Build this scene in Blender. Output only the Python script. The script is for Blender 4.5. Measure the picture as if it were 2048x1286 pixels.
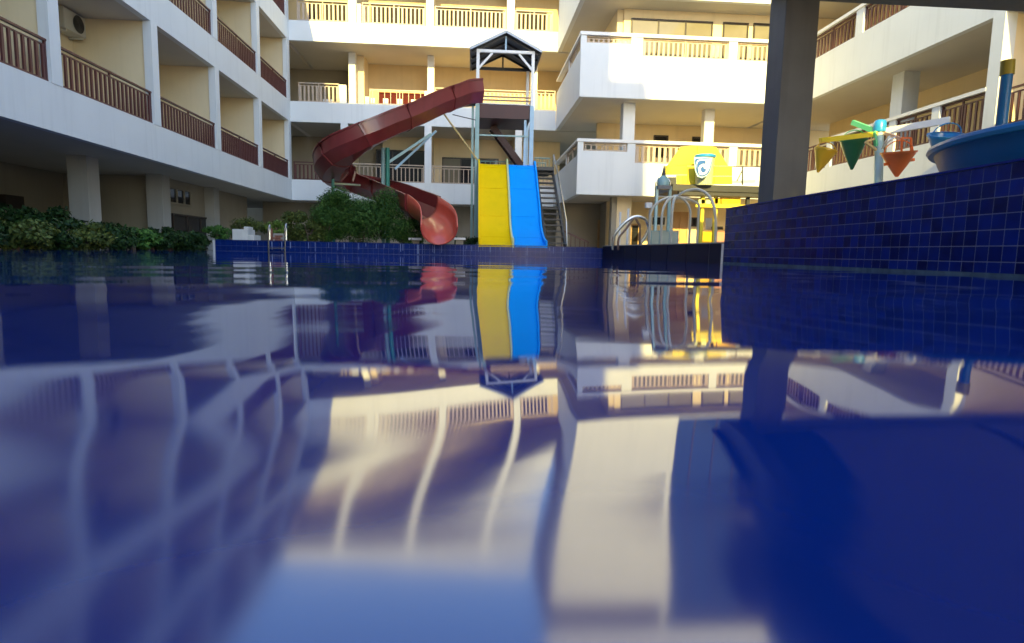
import bpy, bmesh, math, random
from math import sin, cos, pi, radians, sqrt, atan2, exp
from mathutils import Vector, Matrix, noise
random.seed(4)
sc = bpy.context.scene
C = sc.collection
for o in list(bpy.data.objects):
    bpy.data.objects.remove(o, do_unlink=True)

# ---------------------------------------------------------------- camera
F, IW, IH = 1200.0, 2048.0, 1286.0
HCAM = 0.105
def cam_axes(vx=942.0, vy=503.0, m=0.02):
    d = lambda x, y: Vector(((x-IW/2)/F, -(y-IH/2)/F, -1.0))
    Y = d(vx, vy).normalized()
    D2 = d(vx+1000, vy+1000*m)
    Z = D2.cross(Y).normalized()
    if Z.y < 0: Z = -Z
    X = Y.cross(Z)
    return X, Y, Z
AX, AY, AZ = cam_axes()
CPOS = Vector((0, 0, HCAM))
camd = bpy.data.cameras.new('camera')
cam = bpy.data.objects.new('camera', camd)
C.objects.link(cam)
sc.camera = cam
camd.sensor_width = 36.0
camd.lens = F/IW*36.0
camd.clip_start = 0.01
camd.clip_end = 2000
Rm = Matrix((AX, AY, AZ)).to_4x4()
Rm.translation = CPOS
cam.matrix_world = Rm
camd.dof.use_dof = True
camd.dof.focus_distance = 9.5
camd.dof.aperture_fstop = 2.0
def ray(px, py):
    c = Vector(((px-IW/2)/F, -(py-IH/2)/F, -1.0))
    return Vector((AX.dot(c), AY.dot(c), AZ.dot(c)))
def P(px, py, y):
    r = ray(px, py); return CPOS + r*(y/r.y)

# ---------------------------------------------------------------- light
SUN_DIR = Vector((0.093, 1.0, -0.40)).normalized()
EL = math.asin(-SUN_DIR.z)
w = bpy.data.worlds.new("World"); sc.world = w; w.use_nodes = True
nt = w.node_tree; nt.nodes.clear()
sky = nt.nodes.new('ShaderNodeTexSky'); sky.sky_type = 'NISHITA'
sky.sun_disc = False; sky.sun_elevation = EL; sky.sun_rotation = radians(185.3)
sky.altitude = 0; sky.air_density = 1.0; sky.dust_density = 0.7; sky.ozone_density = 2.0
bg = nt.nodes.new('ShaderNodeBackground'); bg.inputs[1].default_value = 0.15
wo = nt.nodes.new('ShaderNodeOutputWorld')
nt.links.new(sky.outputs[0], bg.inputs[0]); nt.links.new(bg.outputs[0], wo.inputs[0])
sund = bpy.data.lights.new('sun', 'SUN'); sund.energy = 2.6; sund.angle = radians(0.5)
sund.color = (1.0, 0.80, 0.24)
sun = bpy.data.objects.new('sun', sund); C.objects.link(sun)
sun.rotation_euler = SUN_DIR.to_track_quat('-Z', 'Y').to_euler()
sun.location = (0, -30, 40)
sc.view_settings.view_transform = 'Standard'
sc.view_settings.look = 'None'
sc.view_settings.exposure = 2.05
sc.view_settings.gamma = 1.0
sc.view_settings.use_curve_mapping = False
sc.cycles.max_bounces = 10
sc.cycles.diffuse_bounces = 6
sc.cycles.glossy_bounces = 4
sc.cycles.sample_clamp_indirect = 8
sc.cycles.use_denoising = True

# ---------------------------------------------------------------- materials
def mat(name, col, rough=0.6, var=0.06, scale=3.0, metal=0.0, spec=0.5, bump=0.0, bscale=60.0, streak=0.0, coat=0.0):
    m = bpy.data.materials.new(name); m.use_nodes = True
    n = m.node_tree; bs = n.nodes['Principled BSDF']
    bs.inputs['Roughness'].default_value = rough
    bs.inputs['Metallic'].default_value = metal
    bs.inputs['Specular IOR Level'].default_value = spec
    if coat: bs.inputs['Coat Weight'].default_value = coat; bs.inputs['Coat Roughness'].default_value = 0.08
    tc = n.nodes.new('ShaderNodeTexCoord')
    no = n.nodes.new('ShaderNodeTexNoise'); no.inputs['Scale'].default_value = scale
    no.inputs['Detail'].default_value = 5
    n.links.new(tc.outputs['Object'], no.inputs['Vector'])
    mr = n.nodes.new('ShaderNodeMapRange')
    mr.inputs['From Min'].default_value = 0.25; mr.inputs['From Max'].default_value = 0.75
    mr.inputs['To Min'].default_value = 1-var; mr.inputs['To Max'].default_value = 1+var
    n.links.new(no.outputs['Fac'], mr.inputs['Value'])
    mx = n.nodes.new('ShaderNodeMix'); mx.data_type = 'RGBA'; mx.blend_type = 'MULTIPLY'
    mx.inputs['Factor'].default_value = 1.0
    mx.inputs['A'].default_value = (*col, 1)
    n.links.new(mr.outputs['Result'], mx.inputs['B'])
    last = mx.outputs['Result']
    if streak:
        mp = n.nodes.new('ShaderNodeMapping'); mp.inputs['Scale'].default_value = (7, 7, 0.45)
        n.links.new(tc.outputs['Object'], mp.inputs['Vector'])
        n2 = n.nodes.new('ShaderNodeTexNoise'); n2.inputs['Scale'].default_value = 1.0; n2.inputs['Detail'].default_value = 6
        n.links.new(mp.outputs['Vector'], n2.inputs['Vector'])
        m2 = n.nodes.new('ShaderNodeMapRange')
        m2.inputs['From Min'].default_value = 0.52; m2.inputs['From Max'].default_value = 0.8
        m2.inputs['To Min'].default_value = 1; m2.inputs['To Max'].default_value = 1-streak
        n.links.new(n2.outputs['Fac'], m2.inputs['Value'])
        m3 = n.nodes.new('ShaderNodeMix'); m3.data_type = 'RGBA'; m3.blend_type = 'MULTIPLY'
        m3.inputs['Factor'].default_value = 1.0
        n.links.new(last, m3.inputs['A']); n.links.new(m2.outputs['Result'], m3.inputs['B'])
        last = m3.outputs['Result']
    n.links.new(last, bs.inputs['Base Color'])
    if bump:
        nb = n.nodes.new('ShaderNodeTexNoise'); nb.inputs['Scale'].default_value = bscale; nb.inputs['Detail'].default_value = 3
        n.links.new(tc.outputs['Object'], nb.inputs['Vector'])
        bp = n.nodes.new('ShaderNodeBump'); bp.inputs['Strength'].default_value = bump; bp.inputs['Distance'].default_value = 0.01
        n.links.new(nb.outputs['Fac'], bp.inputs['Height']); n.links.new(bp.outputs['Normal'], bs.inputs['Normal'])
    return m

M = {}
M['white'] = mat('white_paint', (0.74, 0.76, 0.75), 0.6, 0.03, 1.2, streak=0.09, bump=0.15, bscale=40)
M['trim'] = mat('white_trim_paint', (0.78, 0.77, 0.74), 0.5, 0.03, 3)
M['cream'] = mat('cream_render', (0.80, 0.66, 0.42), 0.75, 0.05, 1.5, streak=0.08, bump=0.2, bscale=50)
M['ochre'] = mat('ochre_render', (0.66, 0.50, 0.27), 0.75, 0.06, 1.5, streak=0.08)
M['ceiling'] = mat('ceiling_paint', (0.62, 0.58, 0.50), 0.8, 0.05, 1.0)
M['dimgrey'] = mat('grey_column_paint', (0.42, 0.41, 0.38), 0.75, 0.06, 1.5, streak=0.12)
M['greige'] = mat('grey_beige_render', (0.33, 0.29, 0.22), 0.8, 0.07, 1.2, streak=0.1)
M['maroon'] = mat('maroon_steel', (0.105, 0.032, 0.030), 0.45, 0.12, 6)
M['beige'] = mat('beige_slat_paint', (0.50, 0.39, 0.29), 0.5, 0.08, 6)
M['darkglass'] = mat('dark_glass', (0.02, 0.02, 0.025), 0.06, 0.05, 2, spec=0.4)
M['paleglass'] = mat('curtained_glass', (0.20, 0.18, 0.135), 0.05, 0.10, 2, spec=0.35)
M['darkframe'] = mat('dark_frame', (0.03, 0.018, 0.014), 0.4, 0.1, 5)
M['blueglass'] = mat('blue_tinted_glass', (0.030, 0.055, 0.13), 0.05, 0.05, 2, spec=0.4)
M['shadepane'] = mat('shaded_room_pane', (0.035, 0.030, 0.028), 0.8, 0.15, 5, spec=0.05)  # matte dark colour that paints in the shade of the rooms
M['redglass'] = mat('dark_red_glazing', (0.085, 0.008, 0.008), 0.6, 0.1, 2, spec=0.1)
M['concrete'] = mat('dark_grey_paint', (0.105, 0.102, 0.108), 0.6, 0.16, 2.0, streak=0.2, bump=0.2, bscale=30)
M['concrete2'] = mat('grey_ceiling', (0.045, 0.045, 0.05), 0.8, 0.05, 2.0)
M['deckstone'] = mat('deck_stone', (0.35, 0.32, 0.27), 0.7, 0.12, 4, bump=0.3)
M['ground'] = mat('ground_paving', (0.25, 0.23, 0.19), 0.85, 0.12, 2, bump=0.3)
M['yellow'] = mat('yellow_gelcoat', (0.92, 0.61, 0.0005), 0.5, 0.04, 2.5, spec=0.1, streak=0.06)
M['blue'] = mat('blue_gelcoat', (0.001, 0.335, 0.92), 0.5, 0.04, 2.5, spec=0.12, streak=0.05)
M['divider'] = mat('pale_green_gelcoat', (0.62, 0.68, 0.34), 0.4, 0.06, 3)
M['red'] = mat('maroon_gelcoat', (0.20, 0.028, 0.028), 0.32, 0.12, 2.0, coat=0.35, streak=0.18)
M['redin'] = mat('worn_red_gelcoat', (0.42, 0.085, 0.06), 0.4, 0.10, 3.0, coat=0.25, streak=0.1)
M['redlip'] = mat('coral_red_gelcoat', (0.66, 0.105, 0.06), 0.3, 0.08, 3.0, coat=0.4)
M['teal'] = mat('teal_green_steel', (0.028, 0.21, 0.145), 0.4, 0.18, 3, streak=0.3)
M['paleteal'] = mat('pale_teal_steel', (0.27, 0.43, 0.42), 0.4, 0.10, 4, streak=0.25)
M['lightblue'] = mat('light_blue_steel', (0.33, 0.52, 0.66), 0.4, 0.08, 4, streak=0.1)
M['skyblue'] = mat('sky_blue_gelcoat', (0.025, 0.27, 0.62), 0.3, 0.06, 3, coat=0.3)
M['postblue'] = mat('mid_blue_gelcoat', (0.006, 0.15, 0.46), 0.35, 0.08, 3)
M['royal'] = mat('royal_blue_gelcoat', (0.001, 0.085, 0.34), 0.4, 0.10, 2, spec=0.15)
M['royallip'] = mat('blue_gelcoat_rim', (0.003, 0.16, 0.52), 0.35, 0.08, 2, spec=0.25)
M['railwood'] = mat('weathered_rail_wood', (0.34, 0.22, 0.13), 0.7, 0.15, 6)
M['roof'] = mat('slate_blue_roof_sheet', (0.10, 0.112, 0.135), 0.35, 0.1, 3)
M['rooflip'] = mat('roof_edge_metal', (0.45, 0.50, 0.53), 0.3, 0.08, 3)
M['deckred'] = mat('maroon_board', (0.055, 0.011, 0.011), 0.5, 0.12, 2, streak=0.15)
M['darksteel'] = mat('dark_steel', (0.034, 0.034, 0.036), 0.45, 0.12, 4)
M['chrome'] = mat('stainless_tube', (0.62, 0.60, 0.56), 0.22, 0.05, 4, metal=0.9)
M['bronze'] = mat('bronze_tube', (0.19, 0.12, 0.085), 0.35, 0.1, 4)
M['paletube'] = mat('pale_painted_tube', (0.60, 0.56, 0.46), 0.35, 0.06, 4)
M['ochretube'] = mat('ochre_painted_tube', (0.58, 0.43, 0.18), 0.4, 0.08, 4)
M['sunyellow'] = mat('lemon_yellow_paint', (0.74, 0.58, 0.03), 0.5, 0.04, 3)
M['green'] = mat('dark_green_gelcoat', (0.008, 0.13, 0.062), 0.35, 0.08, 3, coat=0.3)
M['brightgreen'] = mat('bright_green_paint', (0.14, 0.62, 0.28), 0.4, 0.06, 3)
M['orange'] = mat('orange_gelcoat', (0.82, 0.17, 0.035), 0.35, 0.06, 3, coat=0.3)
M['bucketyellow'] = mat('golden_yellow_gelcoat', (0.70, 0.41, 0.015), 0.35, 0.06, 3, coat=0.3)
M['salmon'] = mat('salmon_paint', (0.75, 0.40, 0.25), 0.4, 0.06, 3)
M['olive'] = mat('olive_yellow_paint', (0.34, 0.27, 0.03), 0.5, 0.10, 3)
M['aqua'] = mat('aqua_white_steel', (0.52, 0.72, 0.70), 0.4, 0.05, 3)
M['pureblue'] = mat('mid_blue_print', (0.008, 0.10, 0.40), 0.4, 0.04, 3)
M['cyanprint'] = mat('pale_cyan_print', (0.45, 0.74, 0.78), 0.4, 0.04, 3)
M['whiteprint'] = mat('white_print', (0.80, 0.80, 0.78), 0.4, 0.03, 3)
M['sage'] = mat('sage_gelcoat', (0.44, 0.47, 0.31), 0.45, 0.06, 3)
M['plasterwhite'] = mat('white_plaster', (0.66, 0.64, 0.60), 0.7, 0.1, 5, streak=0.2)
M['brick'] = mat('red_brick', (0.26, 0.10, 0.06), 0.85, 0.25, 12, bump=0.4)
M['mortar'] = mat('mortar', (0.36, 0.33, 0.29), 0.9, 0.1, 8)
M['grout'] = mat('tile_grout', (0.27, 0.29, 0.36), 0.8, 0.15, 8)
M['limeband'] = mat('waterline_scale', (0.07, 0.11, 0.14), 0.6, 0.5, 14, spec=0.2)
M['lowwall'] = mat('dark_wall_tile', (0.012, 0.010, 0.028), 0.55, 0.15, 3, spec=0.25)
M['wood'] = mat('tan_door_wood', (0.55, 0.34, 0.16), 0.5, 0.10, 3, streak=0.12)
M['bark'] = mat('bark', (0.10, 0.07, 0.045), 0.9, 0.2, 8)
M['acbody'] = mat('aircon_casing', (0.56, 0.54, 0.46), 0.5, 0.05, 4)
M['acgrille'] = mat('aircon_grille', (0.06, 0.06, 0.055), 0.5, 0.1, 8)
M['pink'] = mat('faded_pink_board', (0.55, 0.25, 0.20), 0.6, 0.08, 3)

def tile_mat(name, c1, c2):
    m = bpy.data.materials.new(name); m.use_nodes = True
    n = m.node_tree; bs = n.nodes['Principled BSDF']
    oi = n.nodes.new('ShaderNodeObjectInfo')
    tc = n.nodes.new('ShaderNodeTexCoord')
    no = n.nodes.new('ShaderNodeTexNoise'); no.inputs['Scale'].default_value = 9; no.inputs['Detail'].default_value = 6
    geo = n.nodes.new('ShaderNodeNewGeometry')
    n.links.new(geo.outputs['Position'], no.inputs['Vector'])
    ad = n.nodes.new('ShaderNodeMath'); ad.operation = 'MULTIPLY_ADD'
    n.links.new(no.outputs['Fac'], ad.inputs[0]); ad.inputs[1].default_value = 1.1
    sb = n.nodes.new('ShaderNodeMath'); sb.operation = 'MULTIPLY_ADD'
    n.links.new(oi.outputs['Random'], sb.inputs[0]); sb.inputs[1].default_value = 0.70; sb.inputs[2].default_value = -0.48
    n.links.new(sb.outputs[0], ad.inputs[2])
    cr = n.nodes.new('ShaderNodeValToRGB')
    cr.color_ramp.elements[0].color = (*c1, 1); cr.color_ramp.elements[1].color = (*c2, 1)
    n.links.new(ad.outputs[0], cr.inputs['Fac']); n.links.new(cr.outputs['Color'], bs.inputs['Base Color'])
    bs.inputs['Roughness'].default_value = 0.25
    bs.inputs['Specular IOR Level'].default_value = 0.2
    nb = n.nodes.new('ShaderNodeTexNoise'); nb.inputs['Scale'].default_value = 14
    n.links.new(geo.outputs['Position'], nb.inputs['Vector'])
    bp = n.nodes.new('ShaderNodeBump'); bp.inputs['Strength'].default_value = 0.25; bp.inputs['Distance'].default_value = 0.01
    n.links.new(nb.outputs['Fac'], bp.inputs['Height']); n.links.new(bp.outputs['Normal'], bs.inputs['Normal'])
    return m
M['tile'] = tile_mat('cobalt_glazed_tile', (0.0010, 0.004, 0.070), (0.0025, 0.022, 0.25))
M['pooltile'] = tile_mat('pool_edge_blue_tile', (0.002, 0.012, 0.10), (0.008, 0.045, 0.26))

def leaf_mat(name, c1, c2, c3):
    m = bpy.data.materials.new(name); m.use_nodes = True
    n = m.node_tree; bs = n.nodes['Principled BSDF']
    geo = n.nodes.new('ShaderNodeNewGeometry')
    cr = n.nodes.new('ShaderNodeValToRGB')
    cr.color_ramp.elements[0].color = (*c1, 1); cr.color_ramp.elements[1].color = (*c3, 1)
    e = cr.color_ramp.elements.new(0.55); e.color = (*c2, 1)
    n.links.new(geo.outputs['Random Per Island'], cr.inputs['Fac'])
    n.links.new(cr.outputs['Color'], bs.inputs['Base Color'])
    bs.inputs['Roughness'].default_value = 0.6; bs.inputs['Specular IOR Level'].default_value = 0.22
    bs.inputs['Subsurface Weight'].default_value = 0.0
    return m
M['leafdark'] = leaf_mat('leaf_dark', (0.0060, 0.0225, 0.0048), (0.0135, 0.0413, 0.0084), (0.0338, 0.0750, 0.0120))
M['leafmid'] = leaf_mat('leaf_mid', (0.0168, 0.0675, 0.0120), (0.0490, 0.1350, 0.0216), (0.1120, 0.2250, 0.0360))
M['leaflight'] = leaf_mat('leaf_light', (0.05, 0.10, 0.012), (0.12, 0.20, 0.03), (0.22, 0.30, 0.05))
M['leaffine'] = leaf_mat('leaf_fine', (0.014, 0.050, 0.008), (0.034, 0.095, 0.014), (0.10, 0.19, 0.035))
M['leafolive'] = leaf_mat('leaf_olive', (0.0336, 0.0560, 0.0109), (0.0672, 0.0952, 0.0182), (0.1456, 0.1680, 0.0364))
M['flower'] = mat('pink_petal', (0.62, 0.26, 0.20), 0.6, 0.1, 5)

def water_mat():
    m = bpy.data.materials.new('pool_water'); m.use_nodes = True
    n = m.node_tree; bs = n.nodes['Principled BSDF']
    bs.inputs['Base Color'].default_value = (0.0001, 0.020, 0.175, 1)
    bs.inputs['Roughness'].default_value = 0.02
    bs.inputs['IOR'].default_value = 1.72
    bs.inputs['Specular IOR Level'].default_value = 0.5
    # finely ruffled patch of water close to the pool steps, calmer further out
    geo = n.nodes.new('ShaderNodeNewGeometry'); sx = n.nodes.new('ShaderNodeSeparateXYZ')
    n.links.new(geo.outputs['Position'], sx.inputs[0])
    mr = n.nodes.new('ShaderNodeMapRange'); mr.interpolation_type = 'SMOOTHSTEP'
    mr.inputs['From Min'].default_value = 0.08; mr.inputs['From Max'].default_value = 0.42
    mr.inputs['To Min'].default_value = 0.12; mr.inputs['To Max'].default_value = 0.03
    ma = n.nodes.new('ShaderNodeMath'); ma.operation = 'MULTIPLY_ADD'
    n.links.new(sx.outputs['X'], ma.inputs[0]); ma.inputs[1].default_value = 0.7; n.links.new(sx.outputs['Y'], ma.inputs[2])
    n.links.new(ma.outputs[0], mr.inputs['Value']); n.links.new(mr.outputs['Result'], bs.inputs['Roughness'])
    return m
M['water'] = water_mat()

# ---------------------------------------------------------------- builders
WPOS = {}
def wp(o):
    return WPOS.get(o.name, Vector((0, 0, 0))) if o else Vector((0, 0, 0))
def place(o, parent, loc):
    loc = Vector(loc); WPOS[o.name] = loc
    if parent: o.parent = parent
    o.location = loc - wp(parent)
    return o
def tag(o, label=None, cat=None, group=None, kind=None):
    if label: o['label'] = label
    if cat: o['category'] = cat
    if group: o['group'] = group
    if kind: o['kind'] = kind
    return o
def thing(name, label, cat, loc=(0, 0, 0), group=None):
    o = bpy.data.objects.new(name, None); C.objects.link(o)
    o.empty_display_size = 0.1
    place(o, None, loc)
    return tag(o, label, cat, group)

class MB:
    def __init__(s): s.v = []; s.f = []
    def quad(s, a, b, c, d):
        i = len(s.v); s.v += [Vector(a), Vector(b), Vector(c), Vector(d)]; s.f.append((i, i+1, i+2, i+3))
    def poly(s, pts):
        i = len(s.v); s.v += [Vector(p) for p in pts]; s.f.append(tuple(range(i, i+len(pts))))
    def box(s, x0, x1, y0, y1, z0, z1):
        i = len(s.v)
        s.v += [Vector(p) for p in ((x0,y0,z0),(x1,y0,z0),(x1,y1,z0),(x0,y1,z0),(x0,y0,z1),(x1,y0,z1),(x1,y1,z1),(x0,y1,z1))]
        s.f += [(i,i+3,i+2,i+1),(i+4,i+5,i+6,i+7),(i,i+1,i+5,i+4),(i+1,i+2,i+6,i+5),(i+2,i+3,i+7,i+6),(i+3,i,i+4,i+7)]
        return s
    def bar(s, a, b, wx, wz, up=(0, 0, 1)):
        a, b = Vector(a), Vector(b); d = (b-a).normalized(); up = Vector(up)
        if abs(d.dot(up)) > 0.98: up = Vector((0, 1, 0))
        r = d.cross(up).normalized(); u = r.cross(d)
        i = len(s.v)
        for p in (a, b):
            for (sx, sz) in ((-1,-1),(1,-1),(1,1),(-1,1)):
                s.v.append(p + r*(sx*wx/2) + u*(sz*wz/2))
        s.f += [(i,i+1,i+2,i+3),(i+7,i+6,i+5,i+4)] + [(i+k, i+4+k, i+4+(k+1)%4, i+(k+1)%4) for k in range(4)]
        return s
    def tube(s, pts, r, n=10, cap=True):
        pts = [Vector(p) for p in pts]; N = len(pts); i0 = len(s.v)
        rs = r if isinstance(r, (list, tuple)) else [r]*N
        up = None
        for k, p in enumerate(pts):
            t = (pts[min(k+1, N-1)] - pts[max(k-1, 0)]).normalized()
            if up is None:
                up = Vector((0, 0, 1)) if abs(t.z) < 0.9 else Vector((1, 0, 0))
            a = t.cross(up)
            if a.length < 1e-4: a = t.cross(Vector((0, 1, 0)))
            a.normalize(); b = a.cross(t).normalized(); up = b
            for j in range(n):
                q = 2*pi*j/n; s.v.append(p + (a*cos(q) + b*sin(q))*rs[k])
        for k in range(N-1):
            for j in range(n):
                s.f.append((i0+k*n+j, i0+k*n+(j+1)%n, i0+(k+1)*n+(j+1)%n, i0+(k+1)*n+j))
        if cap:
            s.f.append(tuple(i0+j for j in range(n))[::-1]); s.f.append(tuple(i0+(N-1)*n+j for j in range(n)))
        return s
    def lathe(s, prof, c, n=28, axis=None):
        c = Vector(c); i0 = len(s.v)
        q = (Vector((0, 0, 1)).rotation_difference(Vector(axis).normalized())) if axis else None
        for (r, z) in prof:
            for j in range(n):
                a = 2*pi*j/n; p = Vector((r*cos(a), r*sin(a), z))
                s.v.append(c + (q @ p if q else p))
        for k in range(len(prof)-1):
            for j in range(n):
                s.f.append((i0+k*n+j, i0+k*n+(j+1)%n, i0+(k+1)*n+(j+1)%n, i0+(k+1)*n+j))
        return s
    def sweep(s, rings, closed=True):
        i0 = len(s.v); n = len(rings[0])
        for r in rings: s.v += [Vector(p) for p in r]
        m = n if closed else n-1
        for k in range(len(rings)-1):
            for j in range(m):
                s.f.append((i0+k*n+j, i0+k*n+(j+1)%n, i0+(k+1)*n+(j+1)%n, i0+(k+1)*n+j))
        if closed:
            s.f.append(tuple(i0+j for j in range(n))[::-1]); s.f.append(tuple(i0+(len(rings)-1)*n+j for j in range(n)))
        return s
    def build(s, name, m, parent=None, smooth=False, bevel=0.0, loc=None, solid=0.0):
        lo = Vector((min(v.x for v in s.v), min(v.y for v in s.v), min(v.z for v in s.v)))
        hi = Vector((max(v.x for v in s.v), max(v.y for v in s.v), max(v.z for v in s.v)))
        c = Vector(loc) if loc is not None else Vector(((lo.x+hi.x)/2, (lo.y+hi.y)/2, lo.z))
        me = bpy.data.meshes.new(name)
        me.from_pydata([tuple(v-c) for v in s.v], [], s.f); me.update()
        me.materials.append(m)
        if smooth:
            for p in me.polygons: p.use_smooth = True
        o = bpy.data.objects.new(name, me); C.objects.link(o)
        place(o, parent, c)
        if solid:
            md = o.modifiers.new('solid', 'SOLIDIFY'); md.thickness = solid; md.offset = 0
        if bevel:
            md = o.modifiers.new('bevel', 'BEVEL'); md.width = bevel; md.segments = 2; md.limit_method = 'ANGLE'
            md.angle_limit = radians(50)
        if smooth and (bevel or smooth == 'auto'):
            try:
                me.set_sharp_from_angle(angle=radians(32))
            except Exception:
                pass
        return o
def box(name, m, parent, x0, x1, y0, y1, z0, z1, bevel=0.0):
    return MB().box(x0, x1, y0, y1, z0, z1).build(name, m, parent, bevel=bevel)
def share(src, name, parent, loc):
    o = bpy.data.objects.new(name, src.data); C.objects.link(o)
    return place(o, parent, loc)

SLATS = {}
def railing(parent, a, b, z0, z1, m, pitch=0.13, sw=0.045, sd=0.03, topgap=0.07, slats=True, label=None, mid=True, lowbar=True):
    """flat balustrade between two points, standing on the parapet"""
    a, b = Vector((a[0], a[1], 0)), Vector((b[0], b[1], 0))
    L = (b-a).length; d = (b-a)/L
    r = MB()
    up = Vector((0, 0, 1))
    r.bar(a+up*(z1-0.018), b+up*(z1-0.018), 0.06, 0.036)
    zs = z1-0.036-topgap
    r.bar(a+up*(zs-0.012), b+up*(zs-0.012), 0.035, 0.024)
    if lowbar: r.bar(a+up*(z0+0.035), b+up*(z0+0.035), 0.045, 0.03)
    for t in ((0.02, L/2, L-0.02) if mid else (0.02, L-0.02)):
        p = a+d*t; r.bar(p+up*z0, p+up*(z1-0.036), 0.036, 0.036, up=d)
    ro = r.build('railing', m, parent)
    if label: ro['label'] = label
    if not slats: return ro
    n = max(1, int(round(L/pitch))); h = zs-0.024-(z0+0.05)
    ang = atan2(d.y, d.x)
    key = (m.name, round(h, 3), round(ang, 2), sw, sd)
    for k in range(n):
        p = a + d*((k+0.5)*L/n) + up*(z0+0.05)
        if key not in SLATS:
            s = MB(); nrm = Vector((-d.y, d.x, 0))
            s.bar(p, p+up*h, sw, sd, up=nrm)
            o = s.build('slat', m, ro, loc=p); SLATS[key] = o
        else:
            share(SLATS[key], 'slat', ro, p)
    return ro

def window(parent, axis, c0, c1, z0, z1, face, frame_m, pane_m, nx=2, nz=1, t=0.05, depth=0.06, out=-1, name='window'):
    """axis 'x': window lies in a plane y=face, spans x c0..c1; axis 'y': plane x=face. out = sign towards the viewer"""
    f = MB()
    def bx(u0, u1, w0, w1, d0, d1):
        lo, hi = min(d0, d1), max(d0, d1)
        if axis == 'x': f.box(u0, u1, face+lo, face+hi, w0, w1)
        else: f.box(face+lo, face+hi, u0, u1, w0, w1)
    D0, D1 = out*0.002, out*depth
    bx(c0, c0+t, z0, z1, D0, D1); bx(c1-t, c1, z0, z1, D0, D1)
    bx(c0+t, c1-t, z0, z0+t, D0, D1); bx(c0+t, c1-t, z1-t, z1, D0, D1)
    for k in range(1, nx):
        u = c0+(c1-c0)*k/nx; bx(u-t/2, u+t/2, z0+t, z1-t, D0, D1)
    fo = f.build(name, frame_m, parent)
    for k in range(nx):
        u0 = c0+(c1-c0)*k/nx+t/2; u1 = c0+(c1-c0)*(k+1)/nx-t/2
        p = MB(); lo, hi = sorted((out*0.012, out*0.022))
        if axis == 'x': p.box(u0, u1, face+lo, face+hi, z0+t*0.5, z1-t*0.5)
        else: p.box(face+lo, face+hi, u0, u1, z0+t*0.5, z1-t*0.5)
        p.build('pane', pane_m if not isinstance(pane_m, (list, tuple)) else pane_m[k % len(pane_m)], fo)
    return fo

# ---------------------------------------------------------------- setting: ground and water
g = MB()
for (x0, x1, y0, y1) in ((-400, 400, -400, -3.2), (-400, 400, 15.4, 400), (-400, -6.75, -3.2, 15.4), (4.2, 400, -3.2, 15.4)):
    g.quad((x0, y0, -0.03), (x1, y0, -0.03), (x1, y1, -0.03), (x0, y1, -0.03))
tag(g.build('ground', M['ground']), kind='structure')
pd = MB()
pd.box(-6.14, 3.25, 15.32, 25.2, -0.02, 0.235)
pd.box(3.98, 10.6, 9.2, 25.2, -0.02, 0.255)
tag(pd.build('pool_deck', M['deckstone']), kind='structure')
kd = MB(); kd.box(4.0, 10.6, -3.0, 9.0, -0.02, 0.74)
tag(kd.build('raised_pool_deck', M['deckstone']), kind='structure')

def smooth(a, b, x):
    t = min(1, max(0, (x-a)/(b-a))); return t*t*(3-2*t)
# slope of the ripple towards the far side, at distance u in front of the lens
SL = [(-3.0, 0.0), (0.02, -0.02), (0.12, -0.035), (0.195, -0.031), (0.222, -0.020), (0.246, -0.001), (0.270, 0.014), (0.31, 0.029), (0.37, 0.046), (0.43, 0.050),
      (0.478, 0.048), (0.518, 0.020), (0.560, -0.016), (0.62, -0.020), (0.75, -0.012), (0.95, -0.004), (1.15, 0.001),
      (1.30, 0.003), (1.44, 0.010), (1.52, 0.009), (1.66, -0.005), (2.0, -0.006), (2.4, 0.0), (3.2, 0.003), (4.2, -0.002), (6, 0.0), (20, 0.0)]
def lin(tab, x):
    for k in range(len(tab)-1):
        if x <= tab[k+1][0]:
            t = (x-tab[k][0])/(tab[k+1][0]-tab[k][0]); t = t*t*(3-2*t)
            return tab[k][1]+(tab[k+1][1]-tab[k][1])*t
    return tab[-1][1]
HN = 4000
HT = [0.0]*(HN+1)
for k in range(HN-1, -1, -1):
    u = -3+23*(k+0.5)/HN
    HT[k] = HT[k+1] - lin(SL, u)*23/HN
def hprof(u):
    x = (u+3)/23*HN; x = min(HN-1e-6, max(0, x)); k = int(x); t = x-k
    return HT[k]*(1-t)+HT[k+1]*t
H0 = hprof(0.0)
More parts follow.
